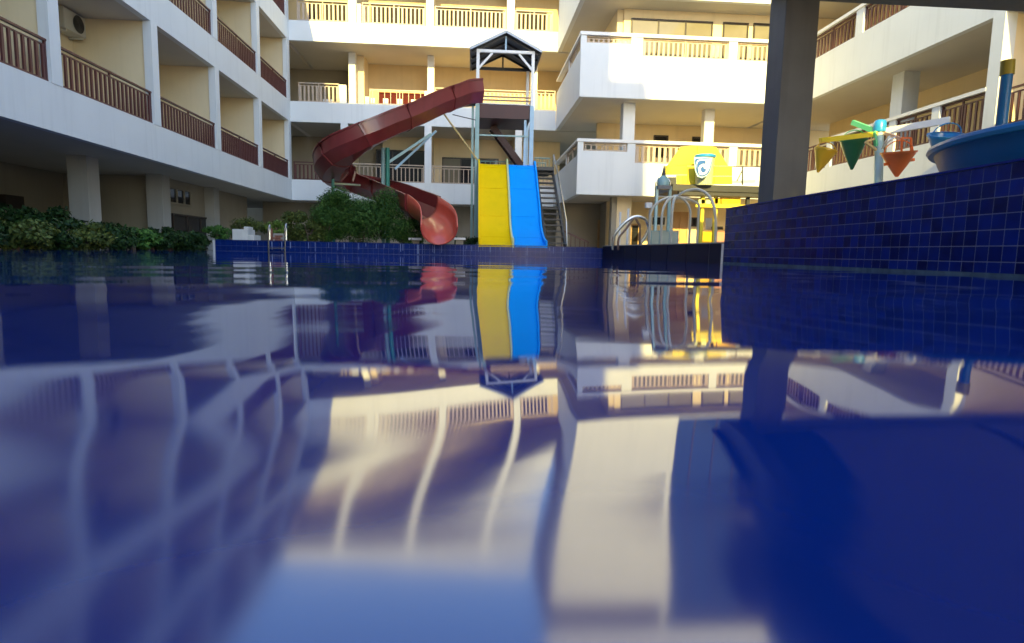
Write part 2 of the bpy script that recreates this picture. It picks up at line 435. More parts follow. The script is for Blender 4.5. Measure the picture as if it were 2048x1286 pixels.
def wz(x, y):
    u = y*(1 - 0.05*math.tanh(x*1.5)) + 0.006*sin(9*x+0.6) + 0.05*x
    kx = 0.13*math.tanh((0.12*x if x > 0 else -0.32*x)/0.13)
    u += kx*(1 - smooth(0.22, 0.52, y))*smooth(-0.5, 0.1, y)
    z = H0 + (hprof(u)-H0)*(1+0.30*smooth(-0.05, 0.35, x)*(1-smooth(0.5, 1.0, y)))
    gl = (1 - smooth(0.19, 0.36, y))*smooth(-0.2, 0.1, y)
    # left bank of the little hollow in front of the lens: slope rises towards -x, then levels out
    q = (0.03 - x)/0.16; q = min(1.0, max(0.0, q))
    z += 0.0028*gl*(q*q*(3-2*q))
    wgt = 1 - smooth(0.5, 1.3, y)
    z += 0.018*x*wgt*exp(-(x/1.1)**2) + 0.09*math.tanh(x/0.09)*(-0.034+0.056*smooth(0.19, 0.38, y))*wgt
    r = sqrt(x*x+y*y)
    k2 = smooth(0.5, 1.6, r)*exp(-r/9)
    z += 0.0011*k2*sin(5.2*y+1.9*x+1.0+1.6*sin(1.3*x)) + 0.0006*k2*sin(11*y-3.1*x+0.4)
    z += 0.00035*exp(-r/1.5)*noise.noise(Vector((x*5, y*5, 0.3)))
    k3 = smooth(0.62, 1.3, y)
    if k3 > 0: z += 0.00016*k3*noise.noise(Vector((x*9, y*24, 1.7)))*(1 if y < 5 else 0)
    return z
ys = []
y = -3.0
while y < 15.02:
    ys.append(y)
    if y < -0.4: y += 0.1
    elif y < 0.9: y += 0.006
    elif y < 2.2: y += 0.012
    elif y < 5: y += 0.04
    else: y += 0.12
ys.append(15.03)
xs = []
x = -6.74
while x < 3.82:
    xs.append(x)
    ax = abs(x)
    x += 0.014 if ax < 0.75 else (0.03 if ax < 1.6 else (0.09 if ax < 3 else 0.2))
xs.append(3.83)
wm = MB()
wm.v = [Vector((x, y, wz(x, y))) for y in ys for x in xs]
nx = len(xs)
wm.f = [(j*nx+i, j*nx+i+1, (j+1)*nx+i+1, (j+1)*nx+i) for j in range(len(ys)-1) for i in range(nx-1)]
tag(wm.build('pool_water', M['water'], smooth=True, loc=(0, 0, 0)), kind='structure')

# ---------------------------------------------------------------- left wing
Z1b, Z1t, Z2b, Z2t, Z3b, Z3t, Z4b, Z4t = 2.04, 2.86, 5.13, 5.92, 8.24, 9.0, 11.35, 12.1
XL, YB = -7.27, 25.3
LW = thing('hotel_wing', 'long white balcony wing with cream party walls along the left side of the pool', 'hotel wing', (-9.5, 8, 0))
Y0 = -9.0
for (zb, zt, nm) in ((Z1b, Z1t, 'fascia'), (Z2b, Z2t, 'fascia'), (Z3b, Z3t, 'fascia'), (Z4b, Z4t, 'roof_parapet')):
    box(nm, M['white'], LW, XL-0.16, XL+(0.1 if nm == 'roof_parapet' else 0), Y0, YB-0.004, zb, zt)
    box('floor_slab', M['ceiling'], LW, -15.5, XL-0.16, Y0, YB+6, zb+0.004, zb+0.24)
LWALLS = [1.10, 4.55, 8.0, 11.45, 14.87, 18.28, 21.80, 25.20]
for fi, (za, zb) in enumerate(((Z1t, Z2b), (Z2t, Z3b), (Z3t, Z4b))):
    zf = (Z1b, Z2b, Z3b)[fi]+0.24
    box('back_wall', M['cream'], LW, -9.18, -9.00, Y0, YB-0.1, zf, zb)
    for k, yw in enumerate(LWALLS):
        box('party_wall', M['cream'], LW, -9.00, XL-0.17, yw-0.09, yw+0.09, zf, zb)
        box('pilaster', M['white'], LW, XL-0.17, XL+0.012, yw-0.15, yw+0.13, za, zb)
        if k < 7:
            ya, yb = yw+0.13, LWALLS[k+1]-0.15
            # sliding door in the back wall of each room
            window(LW, 'y', ya+0.5, ya+2.0, zf+0.02, zf+2.1, -9.00, M['darkframe'], M['darkglass'], nx=2, out=1, name='balcony_door')
            vis = (fi == 0 and k >= 2) or (fi == 1 and k >= 3) or (fi == 2 and k >= 4)
            railing(LW, (XL-0.07, ya), (XL-0.07, yb), za, za+0.72, M['maroon'], pitch=0.15, sw=0.05, sd=0.035, slats=vis, topgap=0.06)
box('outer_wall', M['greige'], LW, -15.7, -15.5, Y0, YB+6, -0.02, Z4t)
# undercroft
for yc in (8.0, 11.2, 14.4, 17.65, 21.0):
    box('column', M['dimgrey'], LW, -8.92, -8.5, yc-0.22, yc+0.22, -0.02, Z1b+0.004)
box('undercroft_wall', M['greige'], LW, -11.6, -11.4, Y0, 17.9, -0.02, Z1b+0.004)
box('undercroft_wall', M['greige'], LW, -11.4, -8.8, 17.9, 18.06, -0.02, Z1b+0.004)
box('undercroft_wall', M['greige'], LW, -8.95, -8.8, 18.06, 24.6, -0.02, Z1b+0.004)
window(LW, 'y', 18.35, 19.75, 1.32, 1.82, -8.8, M['greige'], M['darkglass'], nx=3, out=1)
window(LW, 'y', 18.5, 21.3, 0.0, 1.05, -8.8, M['darkframe'], M['darkglass'], nx=3, out=1, name='garage_door')
box('cabinet', M['darkframe'], LW, -11.39, -11.2, 15.5, 16.1, 0.9, 1.25)

# ---------------------------------------------------------------- back wing
BW = thing('hotel_wing', 'back wing of the hotel behind the water slides with sunlit top balcony', 'hotel wing', (-2, 27, 0))
XB0, XB1 = XL+0.004, 3.41
for (zb, zt, nm, x1) in ((Z1b, Z1t, 'fascia', XB1), (Z2b, Z2t, 'fascia', XB1), (Z3b, Z3t, 'fascia', XB1), (Z4b, Z4t, 'roof_parapet', XB1)):
    box(nm, M['white'], BW, XB0, x1, YB, YB+0.16, zb, zt)
    box('floor_slab', M['ceiling'], BW, XB0, x1+7, YB+0.16, YB+9, zb+0.004, zb+0.24)
box('outer_wall', M['greige'], BW, XL-8, 11, YB+9, YB+9.2, -0.02, Z4t)
# storey 1 (rooms)
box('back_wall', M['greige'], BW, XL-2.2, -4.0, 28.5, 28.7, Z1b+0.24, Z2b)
box('back_wall', M['cream'], BW, -4.0, 4, 27.9, 28.1, Z1b+0.24, Z2b)
for xw in (-5.15, -1.80, 1.9):
    box('party_wall', M['cream'], BW, xw-0.08, xw+0.08, YB+0.165, 27.9, Z1b+0.24, Z2b)
    box('pilaster', M['white'], BW, xw-0.14, xw+0.14, YB-0.01, YB+0.165, Z1t, Z2b)
window(BW, 'x', -4.3, -2.1, Z1b+0.26, 4.55, 27.9, M['darkframe'], M['darkglass'], nx=3, out=-1, name='balcony_door')
window(BW, 'x', -1.35, 1.2, Z1b+0.26, 4.30, 27.9, M['darkframe'], [M['paleglass'], M['darkglass'], M['darkglass']], nx=3, out=-1, name='balcony_door')
railing(BW, (-7.2, YB+0.09), (-5.3, YB+0.09), Z1t, Z1t+0.72, M['maroon'], pitch=0.16, sw=0.06)
railing(BW, (-5.0, YB+0.09), (-1.96, YB+0.09), Z1t, Z1t+0.72, M['beige'], pitch=0.17, sw=0.03)
railing(BW, (-1.64, YB+0.09), (1.75, YB+0.09), Z1t, Z1t+0.72, M['beige'], pitch=0.2, sw=0.03)
railing(BW, (2.05, YB+0.09), (3.38, YB+0.09), Z1t, Z1t+0.72, M['beige'], pitch=0.17, sw=0.03)
# storey 2 (open terrace)
box('terrace_wall', M['ochre'], BW, -4.62, 11, 28.0, 28.2, Z2b+0.24, Z3b)
box('terrace_wall', M['cream'], BW, -5.15, -4.62, 26.9, 28.2, Z2b+0.24, Z3b)
box('terrace_wall', M['greige'], BW, XL-2.2, -5.15, 29.2, 29.4, Z2b+0.24, Z3b)
for (xc, yc) in ((-5.05, 26.65), (-1.78, 26.65), (2.6, 26.65)):
    box('column', M['trim'], BW, xc-0.14, xc+0.14, yc-0.14, yc+0.14, Z2b+0.24, Z3b+0.004)
window(BW, 'x', -4.2, -1.9, Z2b+0.25, 7.05, 28.0, M['redglass'], M['redglass'], nx=4, out=-1)
railing(BW, (-6.95, YB+0.09), (-5.35, YB+0.09), Z2t, Z2t+0.75, M['beige'], pitch=0.165, sw=0.07)
railing(BW, (-4.15, YB+0.09), (-1.75, YB+0.09), Z2t, Z2t+0.60, M['beige'], pitch=0.24, sw=0.022, topgap=0.02)
railing(BW, (-1.55, YB+0.09), (2.45, YB+0.09), Z2t, Z2t+0.75, M['beige'], pitch=0.165, sw=0.07)
railing(BW, (2.55, YB+0.09), (3.38, YB+0.09), Z2t, Z2t+0.80, M['beige'], pitch=0.165, sw=0.07)
for (x0, x1, zt) in ((-5.33, -5.06, 6.62), (-4.32, -4.16, 6.2), (-1.95, -1.76, 6.5)):
    box('parapet_post', M['trim'], BW, x0, x1, YB+0.01, YB+0.17, Z2t, zt)
for (x0, x1) in ((-4.14, -3.95), (-3.62, -3.42), (-3.05, -2.85), (-2.5, -2.2)):
    box('parapet_block', M['trim'], BW, x0, x1, YB+0.13, YB+0.25, Z2t, Z2t+0.26)
# storey 3
box('back_wall', M['ochre'], BW, XL-2.2, 11, 27.2, 27.4, Z3b+0.24, Z4b)
for xw in (-4.78, -1.74, 1.48):
    box('party_wall', M['cream'], BW, xw-0.08, xw+0.08, YB+0.165, 27.2, Z3b+0.24, Z4b)
    box('pilaster', M['white'], BW, xw-0.15, xw+0.15, YB-0.01, YB+0.165, Z3t, Z4b)
for (x0, x1) in ((-6.95, -4.95), (-4.42, -1.92), (-1.56, 1.30), (1.66, 3.2)):
    railing(BW, (x0, YB+0.09), (x1, YB+0.09), Z3t+0.02, Z3t+0.80, M['beige'], pitch=0.165, sw=0.07)
    window(BW, 'x', x0+0.02, x1-0.02, Z3b+0.26, 10.5, 27.2, M['darkframe'], M['shadepane'], nx=2, out=-1, name='balcony_door')  # full-width dark panes stand in for the shaded interior behind the rails
box('parapet_post', M['trim'], BW, -4.60, -4.45, YB+0.01, YB+0.15, Z3t, Z3t+0.72)
# ground storey recess behind the slides
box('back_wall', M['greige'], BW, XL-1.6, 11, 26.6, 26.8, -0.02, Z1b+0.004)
window(BW, 'x', 2.1, 3.2, 0.25, 1.7, 26.6, M['darkframe'], M['darkglass'], nx=2, out=-1, name='doorway')

# ---------------------------------------------------------------- corner block
KB = thing('hotel_wing', 'projecting corner block with stepped shadow on its white parapet', 'hotel wing', (7, 22, 0))
XK, YK = 3.42, 19.82
XR = 10.73
def storey_band(zb, segs, zlow, cap):
    """zb bottom of band; segs = [(x0,x1,zopen)] openings, cap = top of the cap rail"""
    b = MB()
    zo = min(s[2] for s in segs)
    xs_ = [XK]
    for (x0, x1, z) in segs:
        b.box(xs_[-1], x0, YK, YK+0.16, zb, cap-0.10)      # solid pier
        b.box(x0, x1, YK, YK+0.16, zb, z)                  # parapet under the opening
        xs_.append(x1)
    b.box(xs_[-1], XR, YK, YK+0.16, zb, cap-0.10)
    b.build('fascia', M['white'], KB)
    box('cap_rail', M['trim'], KB, XK-0.03, XR, YK-0.03, YK+0.19, cap-0.10, cap)
    # side return towards the back wing
    s = MB()
    s.box(XK, XK+0.16, YK+0.16, YB-0.004, zb, zlow)
    s.build('side_fascia', M['white'], KB)
    box('side_cap_rail', M['trim'], KB, XK-0.02, XK+0.18, YK+0.19, YB-0.004, cap-0.07, cap)
    box('side_post', M['trim'], KB, XK+0.03, XK+0.13, 22.4, 22.52, zlow, cap-0.07)
    box('floor_slab', M['ceiling'], KB, XK+0.16, XR, YK+0.16, YB-0.004, zb+0.003, zb+0.24)
    for (x0, x1, z) in segs:
        yield x0, x1, z
S2 = [(3.60, 5.05, 6.80), (5.42, 8.27, 6.46), (8.55, 10.6, 6.45)]
for i, (x0, x1, z) in enumerate(storey_band(Z2b, S2, 6.62, 7.13)):
    railing(KB, (x0, YK+0.09), (x1, YK+0.09), z, 7.02, M['beige'], pitch=0.16, sw=0.07, topgap=0.03)
S1 = [(3.60, 5.06, 3.44), (5.32, 8.48, 3.10), (8.75, 10.6, 3.08)]
for i, (x0, x1, z) in enumerate(storey_band(Z1b, S1, 3.30, 3.82)):
    railing(KB, (x0, YK+0.09), (x1, YK+0.09), z, 3.72, M['beige'], pitch=0.19, sw=0.09 if i else 0.04, topgap=0.03)
for (zz0, zz1) in ((6.62, 7.06), (3.30, 3.75)):
    railing(KB, (XK+0.08, YK+0.3), (XK+0.08, 22.38), zz0, zz1, M['beige'], pitch=0.2, sw=0.04, slats=False)
XG = P(1403, 3, YK).x
box('fascia', M['white'], KB, XK, XG, YK, YK+0.16, Z3b, 10.45)
box('side_fascia', M['white'], KB, XK, XK+0.16, YK+0.16, YB-0.004, Z3b, 10.2)
box('slab_edge', M['white'], KB, XG, XR, YK, YK+0.16, Z3b, Z3b+0.13)
box('floor_slab', M['ceiling'], KB, XK+0.16, XR, YK+0.16, YB-0.004, Z3b+0.003, Z3b+0.125)
box('recess_side', M['white'], KB, XG-0.16, XG, YK+0.16, YK+0.7, Z3b+0.13, Z4b)
window(KB, 'x', XG+0.01, XR-0.05, Z3b+0.14, Z4b-0.02, YK+0.55, M['darkframe'], M['blueglass'], nx=4, out=-1, name='glazed_screen')
box('roof_parapet', M['white'], KB, XK, XR, YK, YK+0.16, Z4b, Z4t)
box('roof_slab', M['ceiling'], KB, XK, XR, YK+0.16, YB-0.004, Z4b+0.003, Z4b+0.24)
# storey 2 rear wall with windows
BY = 20.75
box('back_wall', M['cream'], KB, 5.0, 16.0, BY, BY+0.2, Z2b+0.24, Z3b)
box('back_wall', M['cream'], KB, 4.8, 5.0, BY+0.1, YB, Z2b+0.24, Z3b)
def px_x(px, py, Y): return P(px, py, Y).x
wz0, wz1 = 6.3, P(1330, 40, BY).z
window(KB, 'x', px_x(1262, 45, BY), px_x(1425, 50, BY), wz0, wz1, BY, M['darkframe'], [M['paleglass'], M['paleglass'], M['paleglass']], nx=3, out=-1)
window(KB, 'x', px_x(1445, 55, BY), px_x(1496, 58, BY), wz0+0.2, P(1470, 46, BY).z, BY, M['darkframe'], M['paleglass'], nx=1, out=-1)
window(KB, 'x', px_x(1506, 55, BY), px_x(1560, 58, BY), wz0+0.2, P(1530, 48, BY).z, BY, M['darkframe'], M['paleglass'], nx=1, out=-1)
# storey 1 rear wall, columns, windows
box('back_wall', M['cream'], KB, 4.8, 16.0, 23.6, 23.8, Z1b+0.24, Z2b)
box('column', M['white'], KB, 5.02, 5.42, 20.4, 20.8, Z1b+0.24, Z2b+0.003)
cx_ = px_x(1413, 262, 21.0)
box('column', M['trim'], KB, cx_-0.14, cx_+0.2, 20.85, 21.15, Z1b+0.24, Z2b+0.003)
window(KB, 'x', px_x(1307, 275, 23.6), px_x(1336, 275, 23.6), 3.9, P(1320, 271, 23.6).z, 23.6, M['darkframe'], M['darkglass'], nx=1, out=-1)
window(KB, 'x', px_x(1384, 275, 23.6), px_x(1403, 275, 23.6), 3.9, P(1390, 274, 23.6).z, 23.6, M['darkframe'], M['darkglass'], nx=1, out=-1)
# storey 3
box('back_wall', M['cream'], KB, XK+1.5, 16.0, 22.4, 22.6, Z3b+0.24, Z4b)
# ground storey
GY = 22.2
box('ground_wall', M['cream'], KB, 5.0, 16.0, GY, GY+0.2, -0.02, Z1b+0.003)
for zb_ in (Z1b, Z2b, Z3b):
    box('floor_slab', M['ceiling'], KB, XR+0.17, 16, YK+0.0, YB-0.004, zb_+0.005, zb_+0.24)
box('ground_wall', M['greige'], KB, 3.3, 5.0, GY+1.2, GY+1.4, -0.02, Z1b+0.003)
box('ground_wall', M['greige'], KB, 5.0, 5.2, GY+0.2, GY+1.2, -0.02, Z1b+0.003)
box('column', M['greige'], KB, px_x(1222, 450, 20.4), px_x(1232, 450, 20.4), 20.4, 20.7, 0.24, Z1b+0.003)
box('column', M['cream'], KB, px_x(1232, 450, 20.42)+0.01, px_x(1262, 450, 20.4), 20.42, 20.8, 0.24, Z1b+0.003)
window(KB, 'x', px_x(1345, 430, GY), px_x(1376, 430, GY), 0.24, P(1360, 424, GY).z, GY, M['wood'], M['wood'], nx=2, t=0.03, out=-1, name='double_door')
window(KB, 'x', px_x(1302, 430, GY), px_x(1332, 430, GY), P(1310, 452, GY).z, P(1310, 432, GY).z, GY, M['trim'], M['darkglass'], nx=3, out=-1)
window(KB, 'x', px_x(1304, 470, GY), px_x(1320, 470, GY), 0.26, P(1310, 462, GY).z, GY, M['trim'], M['pureblue'], nx=1, out=-1, name='pump_door')
window(KB, 'x', px_x(1260, 470, GY), px_x(1278, 470, GY), 0.26, P(1270, 448, GY).z, GY, M['wood'], M['darkglass'], nx=1, out=-1, name='doorway')
window(KB, 'x', px_x(1382, 440, GY), px_x(1394, 440, GY), P(1386, 453, GY).z, P(1386, 435, GY).z, GY, M['darkframe'], M['darkglass'], nx=1, out=-1)
window(KB, 'x', px_x(1195, 450, GY+1.2), px_x(1207, 450, GY+1.2), 0.24, P(1200, 440, GY+1.2).z, GY+1.2, M['wood'], M['wood'], nx=1, t=0.02, out=-1, name='side_door')

# ---------------------------------------------------------------- right wing
RW = thing('hotel_wing', 'right wing with deep white parapets rising towards the near edge', 'hotel wing', (12, 12, 0))
RY0, RY1 = -4.0, YK-0.004
box('fascia', M['white'], RW, XR, XR+0.16, RY0, RY1, Z2b, 6.34)
box('cap_rail', M['trim'], RW, XR-0.03, XR+0.19, RY0, YK-0.04, 7.04, 7.13)
box('floor_slab', M['ceiling'], RW, XR+0.16, 16, RY0, RY1, Z2b+0.003, Z2b+0.24)
ylist = [19.6, 16.9, 13.6, 10.3, 7.0]
for k in range(4):
    ya, yb = ylist[k+1]+0.16, ylist[k]-0.16
    railing(RW, (XR+0.08, ya), (XR+0.08, yb), 6.34, 7.03, M['maroon'], pitch=0.17, sw=0.06, slats=(k < 3))
    box('parapet_post', M['white'], RW, XR+0.005, XR+0.165, ylist[k]-0.16, ylist[k]+0.16, 6.34, 7.04)
box('fascia', M['white'], RW, XR, XR+0.16, RY0, RY1, Z1b, 2.86)
box('floor_slab', M['ceiling'], RW, XR+0.16, 16, RY0, RY1, Z1b+0.003, Z1b+0.24)
box('cap_rail', M['trim'], RW, XR-0.02, XR+0.18, 12.35, 17.95, 3.66, 3.74)
for (ya, yb) in ((18.1, 19.6), (15.3, 17.75), (13.85, 15.06), (12.42, 13.6)):
    railing(RW, (XR+0.08, ya), (XR+0.08, yb), 2.86, 3.65, M['maroon'], pitch=0.15, sw=0.045)
for yc in (17.92, 15.18, 13.72):
    box('parapet_post', M['white'], RW, XR+0.005, XR+0.165, yc-0.12, yc+0.12, 2.86, 3.66)
box('column', M['white'], RW, 11.5, 11.95, 15.95, 16.4, Z1b+0.24, Z2b+0.003)
box('pilaster', M['white'], RW, XR-0.01, XR+0.25, 12.05, 12.35, 2.86, Z2b)
box('party_wall', M['cream'], RW, XR+0.25, 13.4, 12.1, 12.3, Z1b+0.24, Z2b)
for ya, yb in ((8.9, 12.0), (5.7, 8.8)):
    railing(RW, (XR+0.08, ya), (XR+0.08, yb), 2.86, 3.6, M['maroon'], pitch=0.15, sw=0.045, slats=ya > 8)
box('back_wall', M['cream'], RW, 13.4, 13.6, RY0, 22.4, Z1b+0.24, Z2b)
box('back_wall', M['cream'], RW, 12.9, 13.1, RY0, 22.4, Z2b+0.24, Z3b)
box('floor_slab', M['ceiling'], RW, XR+0.16, 16, RY0, RY1, Z3b+0.003, Z3b+0.24)
box('fascia', M['white'], RW, XR, XR+0.16, RY0, RY1, Z3b, 9.4)
box('roof_parapet', M['white'], RW, XR, XR+0.16, RY0, RY1, Z4b, Z4t)
box('roof_slab', M['ceiling'], RW, XR+0.16, 16, RY0, RY1, Z4b+0.003, Z4b+0.24)
box('back_wall', M['cream'], RW, 12.9, 13.1, RY0, 22.4, Z3b+0.24, Z4b)
box('ground_wall', M['cream'], RW, 11.2, 11.4, RY0, 22.1, -0.02, Z1b+0.003)
window(RW, 'y', 12.9, 14.8, Z1b+0.3, 4.4, 13.4, M['darkframe'], M['darkglass'], nx=3, out=-1, name='balcony_door')

# rear block behind the photographer: its stepped roof shades the pool
RB = thing('hotel_wing', 'tall rear block with stepped roof behind the camera shading the pool', 'hotel wing', (-12, -14, 0))
box('main_tower', M['cream'], RB, -26, 1.36, -13.4, -12.0, -0.02, 20.95)
box('stair_tower', M['cream'], RB, 1.36, 2.62, -13.4, -12.0, -0.02, 18.45)
for zf in (2.9, 6.0, 9.1, 12.2, 15.3, 18.3):
    box('fascia', M['white'], RB, -26, 1.35, -12.3, -12.003, zf, zf+0.8)

# ---------------------------------------------------------------- canopy with dark pillar
ZC = P(1750, 8, 8.88).z
CN = thing('poolside_canopy', 'dark grey flat canopy with square pillar beside the raised blue wall', 'canopy', (4.5, 8.6, 0.74))
box('pillar', M['concrete'], CN, 4.27, 4.75, 8.40, 8.86, 0.74, ZC+0.02, bevel=0.012)
box('pillar', M['concrete'], CN, 9.9, 10.38, 8.40, 8.86, 0.74, ZC+0.02, bevel=0.012)
box('pillar', M['concrete'], CN, 4.27, 4.75, -2.8, -2.34, 0.74, ZC+0.02, bevel=0.012)
box('edge_beam', M['concrete'], CN, 3.98, 10.5, 8.38, 8.88, ZC, 4.1)
box('edge_beam', M['concrete'], CN, 3.98, 4.27, -3.2, 8.38, ZC, 4.1)
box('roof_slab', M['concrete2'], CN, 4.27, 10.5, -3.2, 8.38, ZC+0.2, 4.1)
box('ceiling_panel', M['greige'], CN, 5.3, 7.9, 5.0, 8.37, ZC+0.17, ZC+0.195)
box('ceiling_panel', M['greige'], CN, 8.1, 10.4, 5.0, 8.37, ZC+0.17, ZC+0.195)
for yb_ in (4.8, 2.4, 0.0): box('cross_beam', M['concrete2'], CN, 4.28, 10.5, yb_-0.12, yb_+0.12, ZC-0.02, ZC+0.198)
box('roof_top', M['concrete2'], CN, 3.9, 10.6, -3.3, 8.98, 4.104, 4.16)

# ---------------------------------------------------------------- tiled walls
def tile_wall(name, label, x_face, y0, y1, z0, zt, ts, limit, thick=0.2):
    t = thing(name, label, 'wall', (x_face+thick/2, (y0+y1)/2, 0))
    box('core', M['grout'], t, x_face+0.0012, x_face+thick, y0, y1, z0, zt-0.012)
    rows = int(round((zt-0.0)/ts)); g_ = 0.006
    src = None; rest = MB(); n = 0
    cols = int((y1-y0)/ts)
    cells = []
    for r in range(rows):
        for c in range(cols):
            cells.append((y1-(c+0.5)*ts, zt-0.012-(r+0.5)*ts, r, c))
    cells.sort(key=lambda q: abs(q[0]-4.5))
    lst = [q for q in cells if 3.9 < q[0]][:limit]
    s_ = set((q[2], q[3]) for q in lst)
    for (yc, zc, r, c) in cells:
        if zc < z0+0.02: continue
        dx = 0.0008*random.random()
        if (r, c) in s_:
            if src is None:
                m_ = MB(); hw = ts/2-g_/2
                m_.box(x_face-0.0015, x_face+0.008, yc-hw, yc+hw, zc-hw, zc+hw)
                src = m_.build('tile', M['tile'], t, loc=(x_face, yc, zc))
            else:
                o = share(src, 'tile', t, (x_face+dx, yc, zc))
                o.rotation_euler = (random.uniform(-.004, .004), random.uniform(-.006, .006), random.uniform(-.006, .006))
        else:
            hw = ts/2-g_/2
            rest.box(x_face-0.0015+dx, x_face+0.008, yc-hw, yc+hw, zc-hw, zc+hw)
    if rest.v:
        tag(rest.build('tile_field', M['tile'], t), kind='stuff')
    return t
RWALL = tile_wall('tiled_pool_wall', 'raised dark blue tiled wall of the kids pool beside the pillar', 3.80, 3.0, 8.86, -0.12, 0.815, 0.1165, 296)
box('coping', M['tile'], RWALL, 3.79, 4.06, 3.0, 8.866, 0.805, 0.822)
box('waterline_band', M['limeband'], RWALL, 3.7955, 3.81, 3.0, 8.86, -0.03, 0.024)
box('end_face', M['tile'], RWALL, 3.80, 4.02, 8.862, 8.872, -0.12, 0.804)
bw_ = MB(); bw_.box(3.80, 4.0, -3.0, 3.0, -0.12, 0.815); bw_.build('near_wall', M['tile'], RWALL)

# far pool wall under the slides
FW = thing('pool_edge_wall', 'low blue tiled pool edge running below the slides', 'wall', (-1.5, 15.15, 0))
box('core', M['grout'], FW, -6.14, 3.45, 15.008, 15.32, -0.12, 0.255)
tf = MB(); ts = 0.125
for r in range(3):
    for c in range(int(9.59/ts)):
        x0 = -6.14+c*ts
        tf.box(x0+0.002, x0+ts-0.002, 15.0+0.0015*random.random(), 15.012, 0.255-(r+1)*ts+0.002, 0.255-r*ts-0.002)
tag(tf.build('tile_field', M['pooltile'], FW), kind='stuff')
tl = MB()
for c in range(int(9.59/0.3)):
    x0 = -6.14+c*0.3
    tl.box(x0+0.0015, x0+0.2985, 14.99, 15.32, 0.256, 0.272)
tag(tl.build('coping', M['pooltile'], FW), kind='stuff')
box('end_cap', M['plasterwhite'], FW, -6.19, -6.142, 14.985, 15.32, -0.12, 0.262)
dr = MB()
for k in range(34):
    x0 = random.choice((random.uniform(-5.2, -0.2), random.uniform(-4.4, -0.8), random.uniform(-1.0, 2.4))); h_ = random.uniform(0.06, 0.24); w_ = random.uniform(0.004, 0.009)
    dr.box(x0-w_, x0+w_, 14.9965, 14.9995, 0.25-h_, 0.25)
tag(dr.build('lime_streaks', mat('lime_streak', (0.24, 0.30, 0.46), 0.6), FW), kind='stuff')

# low dark wall on the right
RL = thing('low_pool_wall', 'low dark wall with pale joints between raised wall and far edge', 'wall', (3.6, 12, 0))
lw = MB()
A = Vector((3.30, 15.0, 0)); B = Vector((3.76, 8.88, 0))
dv = (B-A).normalized(); nv = Vector((-dv.y, dv.x, 0))
if nv.x < 0: nv = -nv
L_ = (B-A).length
seg = 0.82
k = 0
while k*seg < L_-0.05:
    p0 = A+dv*(k*seg+0.014); p1 = A+dv*(min(L_, (k+1)*seg)-0.014)
    q = MB(); a0, a1, b1, b0 = p0, p1, p1+nv*0.22, p0+nv*0.22
    z0, z1 = -0.12, 0.298
    i = 0
    q.v = [Vector((p.x, p.y, z)) for z in (z0, z1) for p in (a0, a1, b1, b0)]
    q.f = [(0,1,2,3),(4,5,6,7),(0,1,5,4),(1,2,6,5),(2,3,7,6),(3,0,4,7)]
    q.build('panel', M['lowwall'], RL)
    k += 1
core = MB(); p0, p1 = A+nv*0.012, B+nv*0.012
core.v = [Vector((p.x, p.y, z)) for z in (-0.12, 0.30) for p in (p0, p1, p1+nv*0.2, p0+nv*0.2)]
core.v = [Vector((v.x, v.y, v.z-0.004 if v.z > 0 else v.z)) for v in core.v]
core.f = [(0,1,2,3),(4,5,6,7),(0,1,5,4),(1,2,6,5),(2,3,7,6),(3,0,4,7)]
core.build('joint_core', M['trim'], RL)
cp = MB(); p0, p1 = A-nv*0.02, B-nv*0.02
cp.v = [Vector((p.x, p.y, z)) for z in (0.299, 0.318) for p in (p0, p1, p1+nv*0.3, p0+nv*0.3)]
cp.f = [(0,1,2,3),(4,5,6,7),(0,1,5,4),(1,2,6,5),(2,3,7,6),(3,0,4,7)]
cp.build('coping', M['deckstone'], RL)

# ---------------------------------------------------------------- slide tower
TX0, TX1, TY0, TY1 = 0.14, 1.77, 18.5, 20.2
ZD = 4.48
TW = thing('slide_tower', 'tall slide tower with gabled roof and maroon deck in front of the back wing', 'tower', (0.95, 19.4, 0.24))
box('deck', M['deckred'], TW, TX0+0.06, TX1-0.04, TY0+0.02, TY1-0.02, 4.08, ZD)
box('deck_edge', M['rooflip'], TW, TX0+0.05, TX1-0.03, TY0+0.012, TY1-0.01, ZD, ZD+0.03)
for (x, y_) in ((TX0, TY0), (TX1, TY0), (TX0, TY1), (TX1, TY1)):
    box('post', M['whiteprint'], TW, x-0.045, x+0.045, y_-0.045, y_+0.045, ZD-0.02, 5.94)
    lm = M['paleteal'] if x == TX0 else M['lightblue']
    box('lower_post', lm, TW, x-0.06, x+0.06, y_-0.06, y_+0.06, 0.23, ZD-0.022)
box('brace_post', M['paleteal'], TW, TX0-0.17, TX0-0.10, TY0+0.1, TY0+0.18, 0.23, ZD)
box('brace_post', M['lightblue'], TW, TX1-0.22, TX1-0.15, TY0+0.06, TY0+0.13, 2.3, 4.07)
for y_ in (TY0, TY1):
    m_ = M['whiteprint'] if y_ == TY0 else M['darksteel']
    box('tie_beam', m_, TW, TX0-0.045, TX1+0.045, y_-0.05, y_+0.04, 5.942, 6.02)
    box('king_post', M['lightblue'] if y_ == TY0 else M['darksteel'], TW, 0.93, 0.98, y_-0.025, y_+0.025, 6.022, 6.42)
for (x, s_) in ((TX0, 1), (TX1, -1)):
    MB().bar((x+s_*0.03, TY0, 5.50), (x+s_*0.42, TY0, 5.93), 0.06, 0.06).build('knee_brace', M['whiteprint'], TW)
